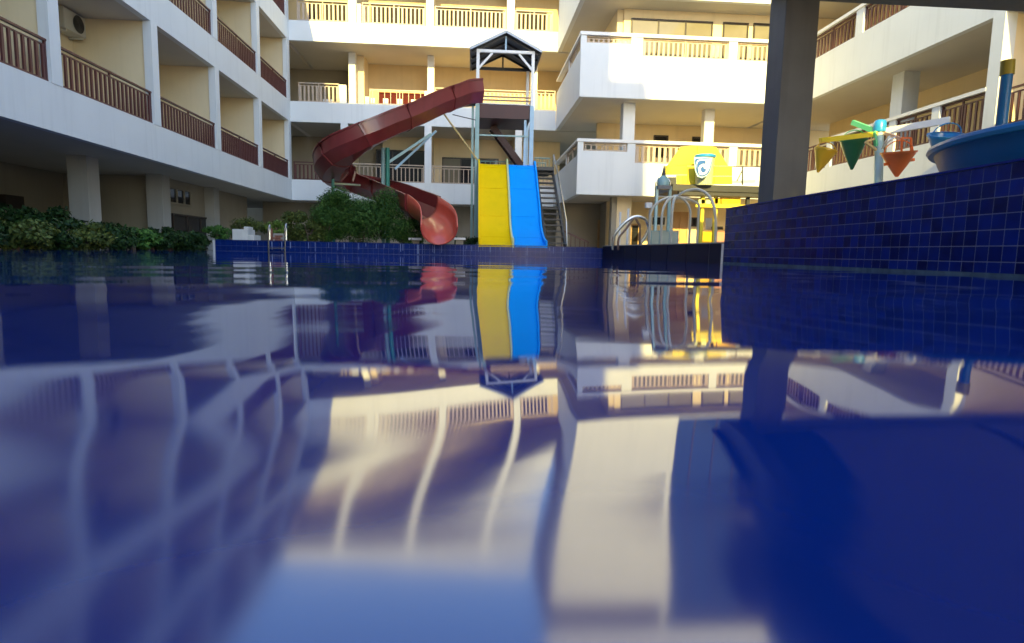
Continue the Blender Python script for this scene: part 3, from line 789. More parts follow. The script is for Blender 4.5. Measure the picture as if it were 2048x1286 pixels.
# gable roof, sheets with raised seams
zr, ze, xm = 6.50, 5.98, 0.955
for s_ in (-1, 1):
    q = MB(); xe = xm+s_*1.06
    a = [(xm, 18.34, zr), (xe, 18.34, ze), (xe, 20.45, ze), (xm, 20.45, zr)]
    q.v = [Vector(p) for p in a]+[Vector(p)-Vector((0, 0, 0.02)) for p in a]
    q.f = [(0,1,2,3),(7,6,5,4),(0,4,5,1),(1,5,6,2),(2,6,7,3),(3,7,4,0)]
    ro = q.build('roof', M['roof'], TW)
    e = MB(); e.bar((xm, 18.33, zr+0.005), (xe, 18.33, ze+0.005), 0.035, 0.075); e.build('barge_board', M['rooflip'], ro)
    e = MB()
    for kk in range(1, 7):
        yy = 18.34+kk*0.3; e.bar((xm, yy, zr+0.012), (xe, yy, ze+0.012), 0.02, 0.02)
    e.build('seam', M['roof'], ro)
    e = MB(); e.bar((xe-s_*0.01, 18.36, ze-0.005), (xe-s_*0.01, 20.43, ze-0.005), 0.02, 0.08); e.build('eave_trim', M['roof'], ro)
    for yy in (18.5, 19.1, 19.7, 20.3):
        MB().bar((xm, yy, zr-0.06), (xe-s_*0.06, yy, ze-0.03), 0.04, 0.06).build('rafter', M['darksteel'], ro)
# deck guard rail
gr = MB()
for (a, b) in (((TX0+0.05, TY0+0.03), (TX1-0.05, TY0+0.03)), ((TX1, TY0+0.06), (TX1, TY1-0.06)), ((TX0+0.05, TY1), (TX1-0.6, TY1))):
    for zz in (0.12, 0.22):
        gr.bar((a[0], a[1], ZD+zz), (b[0], b[1], ZD+zz), 0.03, 0.045)
gr.build('guard_rail', M['railwood'], TW)
# launch platform of the straight slides and its rail
ZP = 2.74
box('lower_platform', M['darksteel'], TW, 0.17, 2.5, 18.64, 20.25, ZP-0.12, ZP-0.02)
pr = MB()
for zz in (ZP+0.32,):
    pr.tube([(0.25, 20.2, zz), (2.45, 20.2, zz)], 0.018, 6)
    pr.tube([(1.95, 19.2, zz), (2.45, 19.2, zz)], 0.018, 6)
for kk in range(14):
    xx = 0.27+kk*0.165; pr.tube([(xx, 20.2, ZP), (xx, 20.2, ZP+0.31)], 0.010, 6)
for kk in range(5):
    xx = 2.0+kk*0.105; pr.tube([(xx, 19.2, ZP), (xx, 19.2, ZP+0.31)], 0.010, 6)
pr.build('platform_rail', M['paleteal'], TW)
box('cross_beam', M['paleteal'], TW, TX0+0.06, TX1-0.06, 18.52, 18.58, 3.56, 3.60)
# upper flight between deck and platform
st = MB()
for yy in (19.5, 20.0):
    st.bar((0.62, yy, 4.05), (1.68, yy, ZP-0.02), 0.05, 0.2)
for kk in range(8):
    t_ = (kk+0.5)/8; st.box(0.62+1.06*t_-0.09, 0.62+1.06*t_+0.09, 19.52, 19.98, 4.02-1.25*t_, 4.05-1.25*t_)
st.build('upper_stair', M['deckred'], TW)
# lower flight down to the deck on the right
ls = MB()
for xx in (2.00, 2.52):
    ls.bar((xx, 19.15, ZP-0.05), (xx, 16.1, 0.28), 0.05, 0.17)
sto = ls.build('stair', M['darksteel'], TW)
for kk in range(14):
    t_ = (kk+0.5)/14
    box('step', M['darksteel'], sto, 2.027, 2.493, 19.10-3.0*t_-0.13, 19.10-3.0*t_+0.11, 2.62-2.35*t_, 2.66-2.35*t_)
hr = MB(); hr.tube([(2.56, 19.2, ZP+0.42), (2.57, 18.6, ZP-0.0), (2.57, 16.3, 0.95), (2.57, 16.1, 0.3)], 0.022, 8)
hr.tube([(2.56, 19.2, ZP-0.1), (2.56, 19.2, ZP+0.45)], 0.03, 8)
hr.build('handrail', M['chrome'], sto)

# straight slides
def slide_profile():
    pts = [(18.62, 2.735), (18.46, 2.73), (18.26, 2.64), (17.95, 2.38), (17.3, 1.76), (16.75, 1.22), (16.3, 0.72), (15.8, 0.45), (15.4, 0.33), (15.0, 0.283)]
    out = []
    for k in range(len(pts)-1):
        p0 = pts[max(0, k-1)]; p1, p2 = pts[k], pts[k+1]; p3 = pts[min(len(pts)-1, k+2)]
        for j in range(4):
            t = j/4
            f = lambda a, b, c, d: 0.5*((2*b)+(-a+c)*t+(2*a-5*b+4*c-d)*t*t+(-a+3*b-3*c+d)*t**3)
            out.append((f(p0[0], p1[0], p2[0], p3[0]), f(p0[1], p1[1], p2[1], p3[1])))
    out.append(pts[-1]); return out
PR = slide_profile()
def straight_slide(name, label, x0, x1, m, wl, wr, hl=0.16, hrr=0.16):
    t = thing(name, label, 'water slide', ((x0+x1)/2, 17, 0.25))
    rings = []
    for (y_, z_) in PR:
        r = 0.05
        prof = [(x0, z_-0.05), (x1, z_-0.05), (x1, z_), ((x0+x1)/2, z_-0.012), (x0, z_)]
        rings.append([(a, y_, b) for a, b in prof])
    bed = MB().sweep(rings); bed.build('bed', m, t, smooth='auto')
    for (xa, sgn, mm, hh) in ((x0, -1, wl, hl), (x1, 1, wr, hrr)):
        if mm is None: continue
        rings = []
        for (y_, z_) in PR:
            xo = xa+sgn*0.045
            rings.append([(xa, y_, z_-0.06), (xo, y_, z_-0.06), (xo, y_, z_+hh), (xa, y_, z_+hh)])
        MB().sweep(rings).build('side_wall', mm, t, smooth='auto')
    for q in (9, 15, 21, 27):
        y_, z_ = PR[q]; y2, z2 = PR[q+1]
        e = MB(); d = Vector((0, y2-y_, z2-z_)).normalized(); up = Vector((0, -d.z, d.y)) if d.y > 0 else Vector((0, d.z, -d.y))
        e.bar(Vector((x0+0.01, y_, z_))+up*0.001, Vector((x1-0.01, y_, z_))+up*0.001, 0.012, 0.005, up=up)
        e.build('seam', m, t)
    leg = MB()
    for yy, zz in ((17.9, 2.2), (16.8, 1.15), (15.9, 0.42)):
        for xx in (x0+0.1, x1-0.1): leg.box(xx-0.03, xx+0.03, yy-0.03, yy+0.03, 0.23, zz)
    leg.build('leg_frame', M['darksteel'], t)
    return t
straight_slide('water_slide', 'straight yellow slide running down to the pool edge', 0.23, 1.025, M['yellow'], M['yellow'], M['divider'], 0.13, 0.17)
straight_slide('water_slide', 'straight bright blue slide beside the yellow slide', 1.09, 1.86, M['blue'], None, M['blue'], 0.13, 0.13)

# ---------------------------------------------------------------- spiral slide
CP = [(958, 197, 18.7), (925, 200, 18.5), (885, 214, 18.1), (838, 236, 17.7), (785, 258, 17.3), (735, 283, 17.05), (694, 308, 17.1), (668, 332, 17.6), (664, 352, 18.4),
      (685, 366, 19.1), (725, 379, 19.2), (770, 393, 18.5), (812, 411, 17.3), (846, 427, 16.2), (867, 441, 15.5), (876, 456, 15.05), (878, 474, 14.7)]
CPW = [P(*c) for c in CP]
def catmull(pts, n=8):
    out = []
    for k in range(len(pts)-1):
        p0 = pts[max(0, k-1)]; p1, p2 = pts[k], pts[k+1]; p3 = pts[min(len(pts)-1, k+2)]
        for j in range(n):
            t = j/n
            out.append(0.5*((2*p1)+(p2-p0)*t+(2*p0-5*p1+4*p2-p3)*t*t+(3*p1-p0-3*p2+p3)*t**3))
    out.append(pts[-1].copy()); return out
PATH = catmull(CPW, 8)
SP = thing('spiral_slide', 'maroon open spiral slide curling from the tower to the pool edge', 'water slide', (-2, 17, 0.24))
PROF_O = [(-0.52, 0.46), (-0.455, 0.46), (-0.43, 0.13), (-0.22, -0.14), (0.0, -0.17), (0.22, -0.14), (0.43, 0.13), (0.455, 0.46), (0.52, 0.46),
          (0.52, 0.42), (0.485, 0.42), (0.475, 0.10), (0.24, -0.175), (0.0, -0.20), (-0.24, -0.175), (-0.475, 0.10), (-0.485, 0.42), (-0.52, 0.42)]
def frame(k):
    t = (PATH[min(k+1, len(PATH)-1)]-PATH[max(k-1, 0)]).normalized()
    s = t.cross(Vector((0, 0, 1))).normalized()
    u = s.cross(t)
    return t, s, u
NP = len(PATH)
def section(k0, k1, m, sc_=1.0, name='slide_section'):
    rings = []
    for k in range(k0, k1+1):
        t, s, u = frame(k)
        rings.append([PATH[k]+s*(a*sc_)+u*(b*sc_) for a, b in PROF_O])
    return MB().sweep(rings).build(name, m, SP, smooth='auto')
cuts = [0, 14, 28, 40, 52, 64, 76, 88, 103]
for i in range(len(cuts)-1):
    so = section(cuts[i], cuts[i+1], M['red'])
    k = cuts[i+1]
    if i < len(cuts)-2:
        t, s, u = frame(k)
        rings = []
        for dk in (-0.025, 0.025):
            rings.append([PATH[k]+t*dk+s*(a*1.07)+u*(b*1.07-0.005) for a, b in PROF_O[9:]] + [PATH[k]+t*dk+s*(a*1.0)+u*b for a, b in PROF_O[9:][::-1]])
        MB().sweep(rings).build('flange', M['red'], so, smooth='auto')
# flared run-out tongue
k0 = 103
rings_o = []
for k in range(k0, NP):
    t, s, u = frame(k); f_ = (k-k0)/(NP-1-k0)
    R_ = 0.43
    ring = []
    n = 16
    for j in range(n+1):
        a = pi*(1.0+j/n)
        ring.append(PATH[k]+s*(R_*cos(a))+u*(0.26+(0.45+0.03*f_)*sin(a)*1.0))
    top0 = ring[0]+u*0.20*(1-0.75*f_); top1 = ring[-1]+u*0.20*(1-0.75*f_)
    ring = [top0]+ring+[top1]
    rings_o.append(ring)
MB().sweep(rings_o, closed=False).build('run_out', M['redlip'], SP, smooth=True, solid=0.03)

# supports of the spiral
sup = thing('slide_support', 'teal green twin pole holding up the spiral slide behind the bush', 'support pole', P(770, 480, 17.6))
a = P(766, 296, 17.7); b = P(775, 296, 17.55)
MB().tube([(a.x, a.y, 0.2), a], 0.055, 12).build('pole', M['paleteal'], sup, smooth='auto')
MB().tube([(b.x, b.y, 0.2), b], 0.06, 12).build('pole', M['teal'], sup, smooth='auto')
MB().bar(P(775, 326, 17.6), P(862, 268, 17.9), 0.07, 0.07).build('strut', M['paleteal'], sup)
MB().bar(P(790, 338, 17.9), P(872, 262, 18.3), 0.06, 0.06).build('strut', M['lightblue'], sup)
sup2 = thing('slide_support', 'slim green post under the low curl of the spiral slide', 'support pole', P(666, 420, 18.0))
a = P(666, 358, 18.0)
MB().tube([(a.x, a.y, 0.2), a], 0.045, 10).build('pole', M['teal'], sup2, smooth='auto')
MB().tube([P(668, 367, 18.0), P(745, 372, 18.9)], 0.03, 8).build('strut', M['sage'], sup2, smooth='auto')
sup3 = thing('slide_brace', 'thin ochre brace rod between the spiral slide and the tower', 'brace rod', P(925, 280, 18.3))
MB().tube([P(888, 228, 18.1), P(955, 320, 18.45)], 0.028, 8).build('rod', M['ochretube'], sup3)
MB().tube([P(905, 229, 18.2), P(951, 240, 18.42)], 0.014, 8).build('stay', M['darksteel'], sup3)

# ---------------------------------------------------------------- tipping bucket tree and buckets
BTY = 12.6
BT = thing('bucket_tree', 'pale aqua water post with coloured arms above the raised wall', 'water play post', P(1757, 372, BTY))
a = P(1762, 368, BTY); b = P(1759, 262, BTY)
base = Vector((a.x+0.05, BTY, 0.2))
MB().tube([base, b], 0.085, 14).build('post', M['aqua'], BT, smooth='auto')
c = P(1762, 262, BTY)
MB().lathe([(0.001, -0.02), (0.12, -0.02), (0.125, 0.0), (0.125, 0.17), (0.10, 0.215), (0.05, 0.235), (0.001, 0.24)], b, 18).build('cap', M['skyblue'], BT, smooth='auto')
hub = b+Vector((0, 0, 0.03))
yE = P(1641, 281, 12.2); gE = P(1706, 245, 13.3); oE = P(1806, 279, 12.0); wE = P(1900, 240, 11.6); lE = P(1752, 300, 12.2)
MB().bar(hub+Vector((-0.09, -0.02, -0.10)), yE, 0.085, 0.10).build('arm', M['sunyellow'], BT)['label'] = 'yellow arm'
MB().bar(hub+Vector((-0.07, 0.03, -0.03)), gE, 0.085, 0.10).build('arm', M['brightgreen'], BT)['label'] = 'green arm'
MB().bar(hub+Vector((0.06, -0.06, -0.08)), oE, 0.06, 0.06).build('arm', M['salmon'], BT)['label'] = 'salmon arm'
MB().bar(hub+Vector((0.09, -0.02, -0.04)), wE, 0.08, 0.13).build('arm', M['whiteprint'], BT)['label'] = 'long white arm'
z_ = MB(); z_.bar(P(1733, 283, 12.5), P(1751, 277, 12.5), 0.04, 0.04); z_.bar(P(1731, 284, 12.45), P(1752, 300, 12.5), 0.045, 0.045); z_.build('bracket', M['ochretube'], BT)
gb = MB(); gb.bar(P(1748, 262, 12.5), P(1752, 292, 12.52), 0.06, 0.05); gb.build('gusset', M['brightgreen'], BT)
ws = MB(); ws.tube([P(1791, 274, 12.1), P(1778, 282, 12.2), P(1764, 297, 12.4)], 0.018, 6); ws.tube([P(1780, 272, 12.2), P(1770, 283, 12.3), P(1766, 292, 12.4)], 0.014, 6)
ws.build('hose', M['whiteprint'], BT, smooth=True)

def cone_bucket(name, label, c, R_, H, m, tilt=(0, 0, 1), lip=True, hang=None, hm=None, fin=None):
    t = thing(name, label, 'tipping bucket', c, 'tipping buckets on the water post')
    q = Vector(tilt).normalized()
    MB().lathe([(R_*0.93, 0.02), (R_*0.90, -0.02), (R_*0.10, -H+0.04), (0.001, -H+0.04), (0.001, -H), (R_*0.10, -H), (R_*0.24, -H*0.86), (R_*0.58, -H*0.52), (R_*0.86, -H*0.2), (R_, -0.03), (R_*1.0, -0.01), (R_*1.09, -0.01), (R_*1.10, 0.03), (R_*0.93, 0.03)], c, 26, q).build('shell', m, t, smooth='auto')
    if hang is not None:
        MB().tube([hang, Vector(c)+Vector((-R_*0.9, 0, 0.0))], 0.014, 6).build('hanger', hm or m, t)
    bail = [Vector(c)+q.cross(Vector((0,1,0))).normalized()*(R_*1.02*cos(a_))+q*(0.02+R_*0.75*sin(a_)) for a_ in [pi*k/10 for k in range(11)]]
    MB().tube(bail, 0.012, 6).build('bail_handle', hm or m, t, smooth='auto')
    if fin:
        MB().bar(*fin, 0.02, 0.06).build('fin', m, t)
    return t
c = P(1651, 302, 12.1)
cone_bucket('tipping_bucket', 'small golden yellow bucket hanging from the yellow arm', c, 0.205, 0.44, M['bucketyellow'], (0.25, -0.1, 1), hang=yE)
c = P(1707, 281, 12.9)
cone_bucket('tipping_bucket', 'dark green cone bucket hanging left of the aqua post', c, 0.26, 0.62, M['green'], (-0.12, -0.15, 1), hang=P(1708, 268, 12.9))
c = P(1797, 306, 11.9)
cone_bucket('tipping_bucket', 'orange cone bucket right of the aqua post', c, 0.30, 0.47, M['orange'], (-0.10, -0.12, 1), hang=None, fin=(P(1768, 329, 11.9), P(1829, 319, 11.95)))
c = P(1892, 272, 10.5)
cone_bucket('tipping_bucket', 'sky blue bucket tipped beside the big blue bowl', c, 0.27, 0.5, M['skyblue'], (-0.12, -0.35, 1))
oq = thing('square_hoop', 'thin orange square frame standing above the orange bucket', 'frame', P(1812, 300, 12.0))
fr = MB(); pts = [P(1803, 304, 12.0), P(1803, 276, 12.0), P(1822, 276, 12.0), P(1822, 302, 12.0)]
for i in range(3): fr.bar(pts[i], pts[i+1], 0.03, 0.03, up=(0, 1, 0))
fr.build('frame', M['orange'], oq)

# big blue bowl
DB = thing('water_bowl', 'very large royal blue bowl looming over the raised tiled wall', 'water bowl', (7.3, 6.0, 0.74))
bc = (7.3, 6.0, 1.45)
MB().lathe([(2.02, 0.0), (1.6, -0.25), (0.8, -0.52), (0.001, -0.58), (0.001, -0.66), (0.9, -0.66), (1.5, -0.62), (1.82, -0.45), (1.97, -0.22), (2.03, -0.07)], bc, 72).build('shell', M['royal'], DB, smooth='auto')
MB().lathe([(2.00, 0.0), (2.03, -0.075), (2.085, -0.075), (2.11, -0.04), (2.10, -0.005), (2.06, 0.012), (2.00, 0.0)], bc, 72).build('rim', M['royallip'], DB, smooth='auto')
MB().lathe([(0.5, -0.72), (0.5, -0.68), (0.6, -0.64)], bc, 32).build('stem', M['royal'], DB, smooth='auto')
yp = P(2006, 240, 7.8); yt = P(2014, 150, 7.8); yt2 = P(2016, 121, 7.8)
FP = thing('fountain_post', 'blue post with olive yellow cap rising behind the big bowl', 'post', (yp.x, 7.8, 0.74))
MB().tube([(yp.x-0.02, 7.8, 0.74), yt], 0.066, 14).build('post', M['postblue'], FP, smooth='auto')
MB().tube([yt, yt2], 0.080, 16).build('cap', M['olive'], FP, smooth='auto')
# ---------------------------------------------------------------- playground frame on the right
PY = 16.6
PG = thing('play_platform', 'sunlit yellow play platform with trapezoid board over a dark deck', 'play structure', P(1425, 490, PY))
def pz(px, py, Y=PY): p = P(px, py, Y); return (p.x, p.z)
def plate(pts, Y, th, m, name, parent):
    q = MB(); n = len(pts)
    q.v = [Vector((a, Y, b)) for a, b in pts]+[Vector((a, Y+th, b)) for a, b in pts]
    q.f = [tuple(range(n))[::-1], tuple(range(n, 2*n))]+[(i, (i+1) % n, n+(i+1) % n, n+i) for i in range(n)]
    return q.build(name, m, parent)
Q_ = PY+0.5
plate([pz(1335, 331.3, Q_), pz(1362, 294, Q_), pz(1394, 290.5, Q_), pz(1394, 331.3, Q_)], PY+0.5, 0.05, M['sunyellow'], 'back_board', PG)
plate([pz(1395, 331.3, Q_), pz(1395, 290.5, Q_), pz(1432, 294, Q_), pz(1456, 331.3, Q_)], PY+0.5, 0.05, M['sunyellow'], 'back_board', PG)
for (x0, x1, y0, y1, m) in ((1331, 1375.5, 331.5, 349, 'sunyellow'), (1354, 1366, 350, 371, 'sunyellow'), (1366.7, 1375.5, 350, 371, 'sunyellow'),
                            (1429.5, 1465, 332, 351.5, 'sunyellow'), (1429.5, 1465, 352.5, 368, 'sunyellow'), (1415, 1428.5, 332, 351.5, 'sunyellow'), (1415, 1428.5, 352.5, 369, 'sunyellow'),
                            (1376, 1391, 332, 371, 'sunyellow'), (1400, 1414, 332, 370, 'sunyellow')):
    plate([pz(x0, y1), pz(x0, y0), pz(x1, y0), pz(x1, y1)], PY+0.02, 0.04, M[m], 'guard_panel', PG)
plate([pz(1338, 371), pz(1338, 354), pz(1353, 354), pz(1353, 371)], PY+0.03, 0.3, M['darksteel'], 'control_box', PG)
d0 = P(1343, 378, PY); d1 = P(1560, 372, PY)
box('deck', M['darksteel'], PG, d0.x, d1.x+0.4, PY-0.1, PY+1.5, P(1430, 384, PY).z, P(1430, 371, PY).z)
box('deck_beam', M['darksteel'], PG, d0.x+0.2, d1.x+0.4, PY-0.06, PY+0.06, P(1430, 392, PY).z, P(1430, 384.5, PY).z)
for px_ in (1409, 1436, 1500):
    p = P(px_, 400, PY)
    box('post', M['sunyellow'] if px_ < 1490 else M['darksteel'], PG, p.x-0.045, p.x+0.045, PY+0.1, PY+0.19, 0.25, P(1430, 392, PY).z)
box('yellow_beam', M['sunyellow'], PG, P(1392, 410, PY).x, P(1495, 410, PY).x, PY+0.0, PY+0.09, P(1430, 415, PY).z, P(1430, 408, PY).z)
for i, (x0, x1, y0, y1, m) in enumerate(((1400, 1412, 398, 407, 'sage'), (1414, 1424, 399, 407, 'divider'), (1426, 1444, 396, 407, 'bucketyellow'), (1446, 1484, 394, 407, 'bucketyellow'))):
    plate([pz(x0, y1), pz(x0, y0), pz(x1, y0), pz(x1, y1)], PY+0.1, 0.3, M[m], 'hanging_box', PG)
rl = MB()
rl.tube([P(1465, 333, PY), P(1530, 333, PY)], 0.014, 6)
for px_ in (1485,): rl.tube([P(px_, 370, PY), P(px_, 333, PY)], 0.018, 6)
rl.tube([P(1474, 362, PY), P(1485, 340, PY)], 0.014, 6)
rl.build('guard_rail', M['darksteel'], PG)
plate([pz(1466, 366), pz(1466, 361), pz(1513, 359), pz(1513, 364)], PY+0.05, 0.05, M['rooflip'], 'kick_board', PG)
# counter below
CT = thing('snack_counter', 'yellow and faded pink counter under the dark play deck', 'counter', P(1430, 490, 18.0))
for (x0, x1, y0, y1, m, n_) in ((1405, 1429, 463, 492, 'bucketyellow', 'front_panel'), (1430, 1475, 461, 492, 'pink', 'front_panel'), (1403, 1476, 459.5, 462, 'bronze', 'counter_top')):
    plate([pz(x0, y1, 18), pz(x0, y0, 18), pz(x1, y0, 18), pz(x1, y1, 18)], 18.0-(0.04 if n_ == 'counter_top' else 0), 0.4, M[m], n_, CT)
NB = thing('notice_board', 'white upright board standing behind the snack counter', 'notice board', P(1418, 470, 18.6))
plate([pz(1412, 474, 18.6), pz(1412, 436, 18.6), pz(1424, 436, 18.6), pz(1424, 474, 18.6)], 18.6, 0.04, M['whiteprint'], 'board', NB)
MN = thing('dark_screen', 'small dark screen standing on the snack counter', 'screen', P(1437, 460, 18.15))
plate([pz(1424, 459.4, 18.1), pz(1424, 453, 18.1), pz(1446, 453, 18.1), pz(1446, 459.4, 18.1)], 18.1, 0.06, M['darkframe'], 'screen', MN)

# swirl tipping tub
TBY = 16.2
TB = thing('tipping_tub', 'white and blue tipping tub with swirl emblem in front of the yellow board', 'tipping tub', P(1405, 371, TBY))
def tub_ring(zf, s_):
    return None
c0 = P(1407, 371, TBY+0.3)
H_ = P(1407, 311, TBY+0.3).z-c0.z
MB().lathe([(0.001, 0.0), (0.22, 0.0), (0.225, 0.03), (0.255, H_-0.06), (0.265, H_-0.04), (0.265, H_), (0.24, H_), (0.2, 0.08), (0.001, 0.08)], c0, 32).build('tub', M['sage'], TB, smooth='auto')
MB().lathe([(0.262, H_-0.07), (0.285, H_-0.06), (0.29, H_-0.005), (0.27, H_+0.01), (0.24, H_+0.004)], c0, 32).build('rim', M['skyblue'], TB, smooth='auto')
def tz(u, v, Y):   # u,v in the zoomed emblem frame -> source pixels
    px_ = 1280+u/7.877; py_ = 240+v/7.877
    p = P(px_, py_, Y); return (p.x, p.z)
def emblem(pts, off, m, name, th=0.012):
    plate([tz(u, v, TBY-0.13-off) for u, v in pts], TBY-0.13-off, th, M[m], name, TB)
def sp(pts, n=5):
    v = [Vector((a, b, 0)) for a, b in pts]; N = len(v); out = []
    for k in range(N):
        p0, p1, p2, p3 = v[(k-1) % N], v[k], v[(k+1) % N], v[(k+2) % N]
        for j in range(n):
            t = j/n; q = 0.5*((2*p1)+(p2-p0)*t+(2*p0-5*p1+4*p2-p3)*t*t+(3*p1-p0-3*p2+p3)*t**3); out.append((q.x, q.y))
    return out
shield = [(853, 585), (1000, 582), (1142, 600), (1130, 700), (1105, 800), (1050, 880), (975, 915), (905, 890), (868, 800), (857, 690)]
emblem(shield, 0.0, 'cyanprint', 'shield')
emblem(sp([(872, 620), (960, 606), (1125, 612), (1115, 740), (1080, 835), (1010, 882), (940, 880), (893, 810), (878, 720)]), 0.014, 'pureblue', 'emblem_blue', 0.006)
emblem(sp([(905, 640), (990, 622), (1118, 620), (1108, 700), (1085, 780), (1040, 845), (985, 868), (930, 850), (905, 800), (893, 720)]), 0.022, 'whiteprint', 'emblem_white', 0.006)
emblem(sp([(900, 700), (925, 650), (985, 636), (1035, 648), (1028, 690), (990, 690), (940, 720), (918, 780), (930, 850), (905, 800)]), 0.030, 'pureblue', 'emblem_swirl', 0.006)
emblem(sp([(968, 745), (1000, 735), (1010, 762), (1040, 772), (1035, 805), (1000, 828), (968, 810), (958, 775)]), 0.030, 'pureblue', 'emblem_drop', 0.006)

# spray column
SC = thing('spray_column', 'grey spray column with domed capsule and pointed tip', 'water play column', P(1325, 490, 15.4))
for px_ in (1313, 1339):
    p = P(px_, 400, 15.4); box('leg', M['paleteal'], SC, p.x-0.035, p.x+0.035, 15.37, 15.44, 0.25, P(1325, 372, 15.4).z)
p = P(1326, 375, 15.4)
box('collar', M['roof'], SC, p.x-0.17, p.x+0.17, 15.25, 15.55, p.z-0.05, p.z+0.04)
MB().lathe([(0.001, 0.04), (0.15, 0.04), (0.16, 0.10), (0.135, 0.20), (0.09, 0.27), (0.05, 0.30)], p, 20).build('capsule', M['paleteal'], SC, smooth='auto')
MB().lathe([(0.06, 0.29), (0.035, 0.40), (0.008, 0.56), (0.001, 0.57)], p, 12).build('tip', M['darksteel'], SC, smooth='auto')
ga = MB()
for s_ in (-1, 1): ga.tube([(p.x+s_*0.19, 15.4, p.z-0.3), (p.x+s_*0.19, 15.4, p.z+0.12), (p.x+s_*0.12, 15.4, p.z+0.24)], 0.02, 6)
ga.build('guard_hoop', M['chrome'], SC, smooth=True)
box('tall_leg', M['aqua'], SC, p.x-0.18, p.x-0.13, 15.36, 15.41, 0.25, p.z)
# hoop cage
HY = 13.3
HC = thing('hoop_cage', 'dome of pale curved spray hoops on the right pool edge', 'spray hoops', P(1345, 492, HY))
ap = P(1352, 394, HY)
def arc(a, b, n=14, top=None):
    out = []
    for k in range(n+1):
        t = k/n*pi/2
        out.append(Vector((a.x+(b.x-a.x)*sin(t), a.y+(b.y-a.y)*sin(t), b.z+(a.z-b.z)*cos(t))))
    return out
for (px_, py_, dY) in ((1301, 432, 0.0), (1324, 434, -0.35), (1344, 432, -0.45), (1381, 430, 0.0), (1398, 412, 0.5)):
    e = P(px_, py_, HY+dY)
    MB().tube(arc(ap, e)+[Vector((e.x, e.y, 0.25))], 0.028, 8).build('hoop', M['paletube'], HC, smooth='auto')
MB().lathe([(0.001, 0.05), (0.06, 0.05), (0.09, 0.0), (0.06, -0.05), (0.001, -0.05)], ap, 14).build('hub', M['paletube'], HC, smooth='auto')
BH = thing('spray_arch', 'tall pale arch springing from the hoop dome down to the low wall', 'spray arch', P(1432, 490, HY-0.6))
pts = [P(1352, 398, HY), P(1364, 386, HY-.1), P(1380, 380, HY-.2), P(1396, 379, HY-.3), P(1412, 386, HY-.4), P(1424, 402, HY-.5), P(1430, 425, HY-.6), P(1432, 460, HY-.6)]
pts = catmull(pts, 5); e = pts[-1]
MB().tube(pts+[Vector((e.x, e.y, 0.25))], 0.03, 8).build('arch', M['paletube'], BH, smooth='auto')
# handrails
def hand_arch(label, pts, Y, m, r):
    t = thing('pool_handrail', label, 'handrail', P(pts[0][0], pts[0][1], Y))
    q = catmull([P(a, b, Y) for a, b in pts], 6)
    MB().tube(q, r, 8).build('rail', m, t, smooth='auto')
hand_arch('silver looped pool handrail, outer and taller of the arched pair', [(1226, 500), (1228, 474), (1238, 458), (1255, 441), (1273, 433), (1291, 439), (1297, 456), (1290, 474), (1279, 490)], 13.9, M['chrome'], 0.038)
hand_arch('bronze looped pool handrail with pointed top, inner of the arched pair', [(1236, 500), (1238, 476), (1252, 458), (1268, 437), (1277, 447), (1280, 455), (1279, 490)], 13.6, M['bronze'], 0.026)
for i, (px_, py_, lb) in enumerate(((1241, 424, 'short pale bollard pole near the arched handrails'), (1257, 417, 'tall pale bollard pole behind the arched handrails'))):
    p = P(px_, py_, 15.2); t = thing('pole', lb, 'pole', (p.x, p.y, 0.25)); MB().tube([(p.x, p.y, 0.25), p], 0.028, 8).build('shaft', M['whiteprint'], t)
p = P(1297, 411, 15.0)
t = thing('shower_head', 'square pinkish shower head on thin pole beside the hoop dome', 'shower', (p.x, p.y, 0.25))
MB().tube([(p.x+0.03, p.y, 0.25), (p.x+0.03, p.y, p.z)], 0.016, 6).build('pole', M['chrome'], t)
box('head', M['trim'], t, p.x-0.075, p.x+0.075, p.y-0.07, p.y+0.07, p.z-0.06, p.z+0.07)
GP = thing('glass_screen', 'low framed glass screen standing behind the hoop dome', 'glass screen', P(1325, 490, 14.3))
fr = MB()
for (x0, x1) in ((1302, 1320), (1321, 1340), (1341, 1357)):
    a, b = P(x0, 461, 14.3), P(x1, 461, 14.3)
    fr.box(a.x, b.x, 14.28, 14.31, a.z-0.02, a.z); fr.box(a.x, a.x+0.02, 14.28, 14.31, 0.25, a.z-0.02); fr.box(b.x-0.02, b.x, 14.28, 14.31, 0.25, a.z-0.02)
fr.build('frame', M['paleteal'], GP)
fin = mat('faded_glass', (0.55, 0.58, 0.46), 0.1, 0.1, 4)
for (x0, x1) in ((1302, 1320), (1321, 1340), (1341, 1357)):
    a, b = P(x0, 463, 14.3), P(x1, 463, 14.3); box('pane', fin, GP, a.x+0.021, b.x-0.021, 14.29, 14.30, 0.27, a.z)

# small stair rail beside the tower
SR = thing('stair_rail', 'short maroon sloping stair rail at the foot of the corner block', 'stair rail', P(1150, 490, 17))
r_ = MB(); r_.bar(P(1122, 460, 17), P(1178, 485, 17), 0.04, 0.04)
for px_ in (1124, 1133, 1142, 1151, 1160, 1169, 1176):
    t_ = (px_-1122)/56; tp = P(px_, 460+25*t_, 17); r_.tube([(tp.x, 17, 0.2), tp], 0.012, 6)
r_.build('rail', M['maroon'], SR)

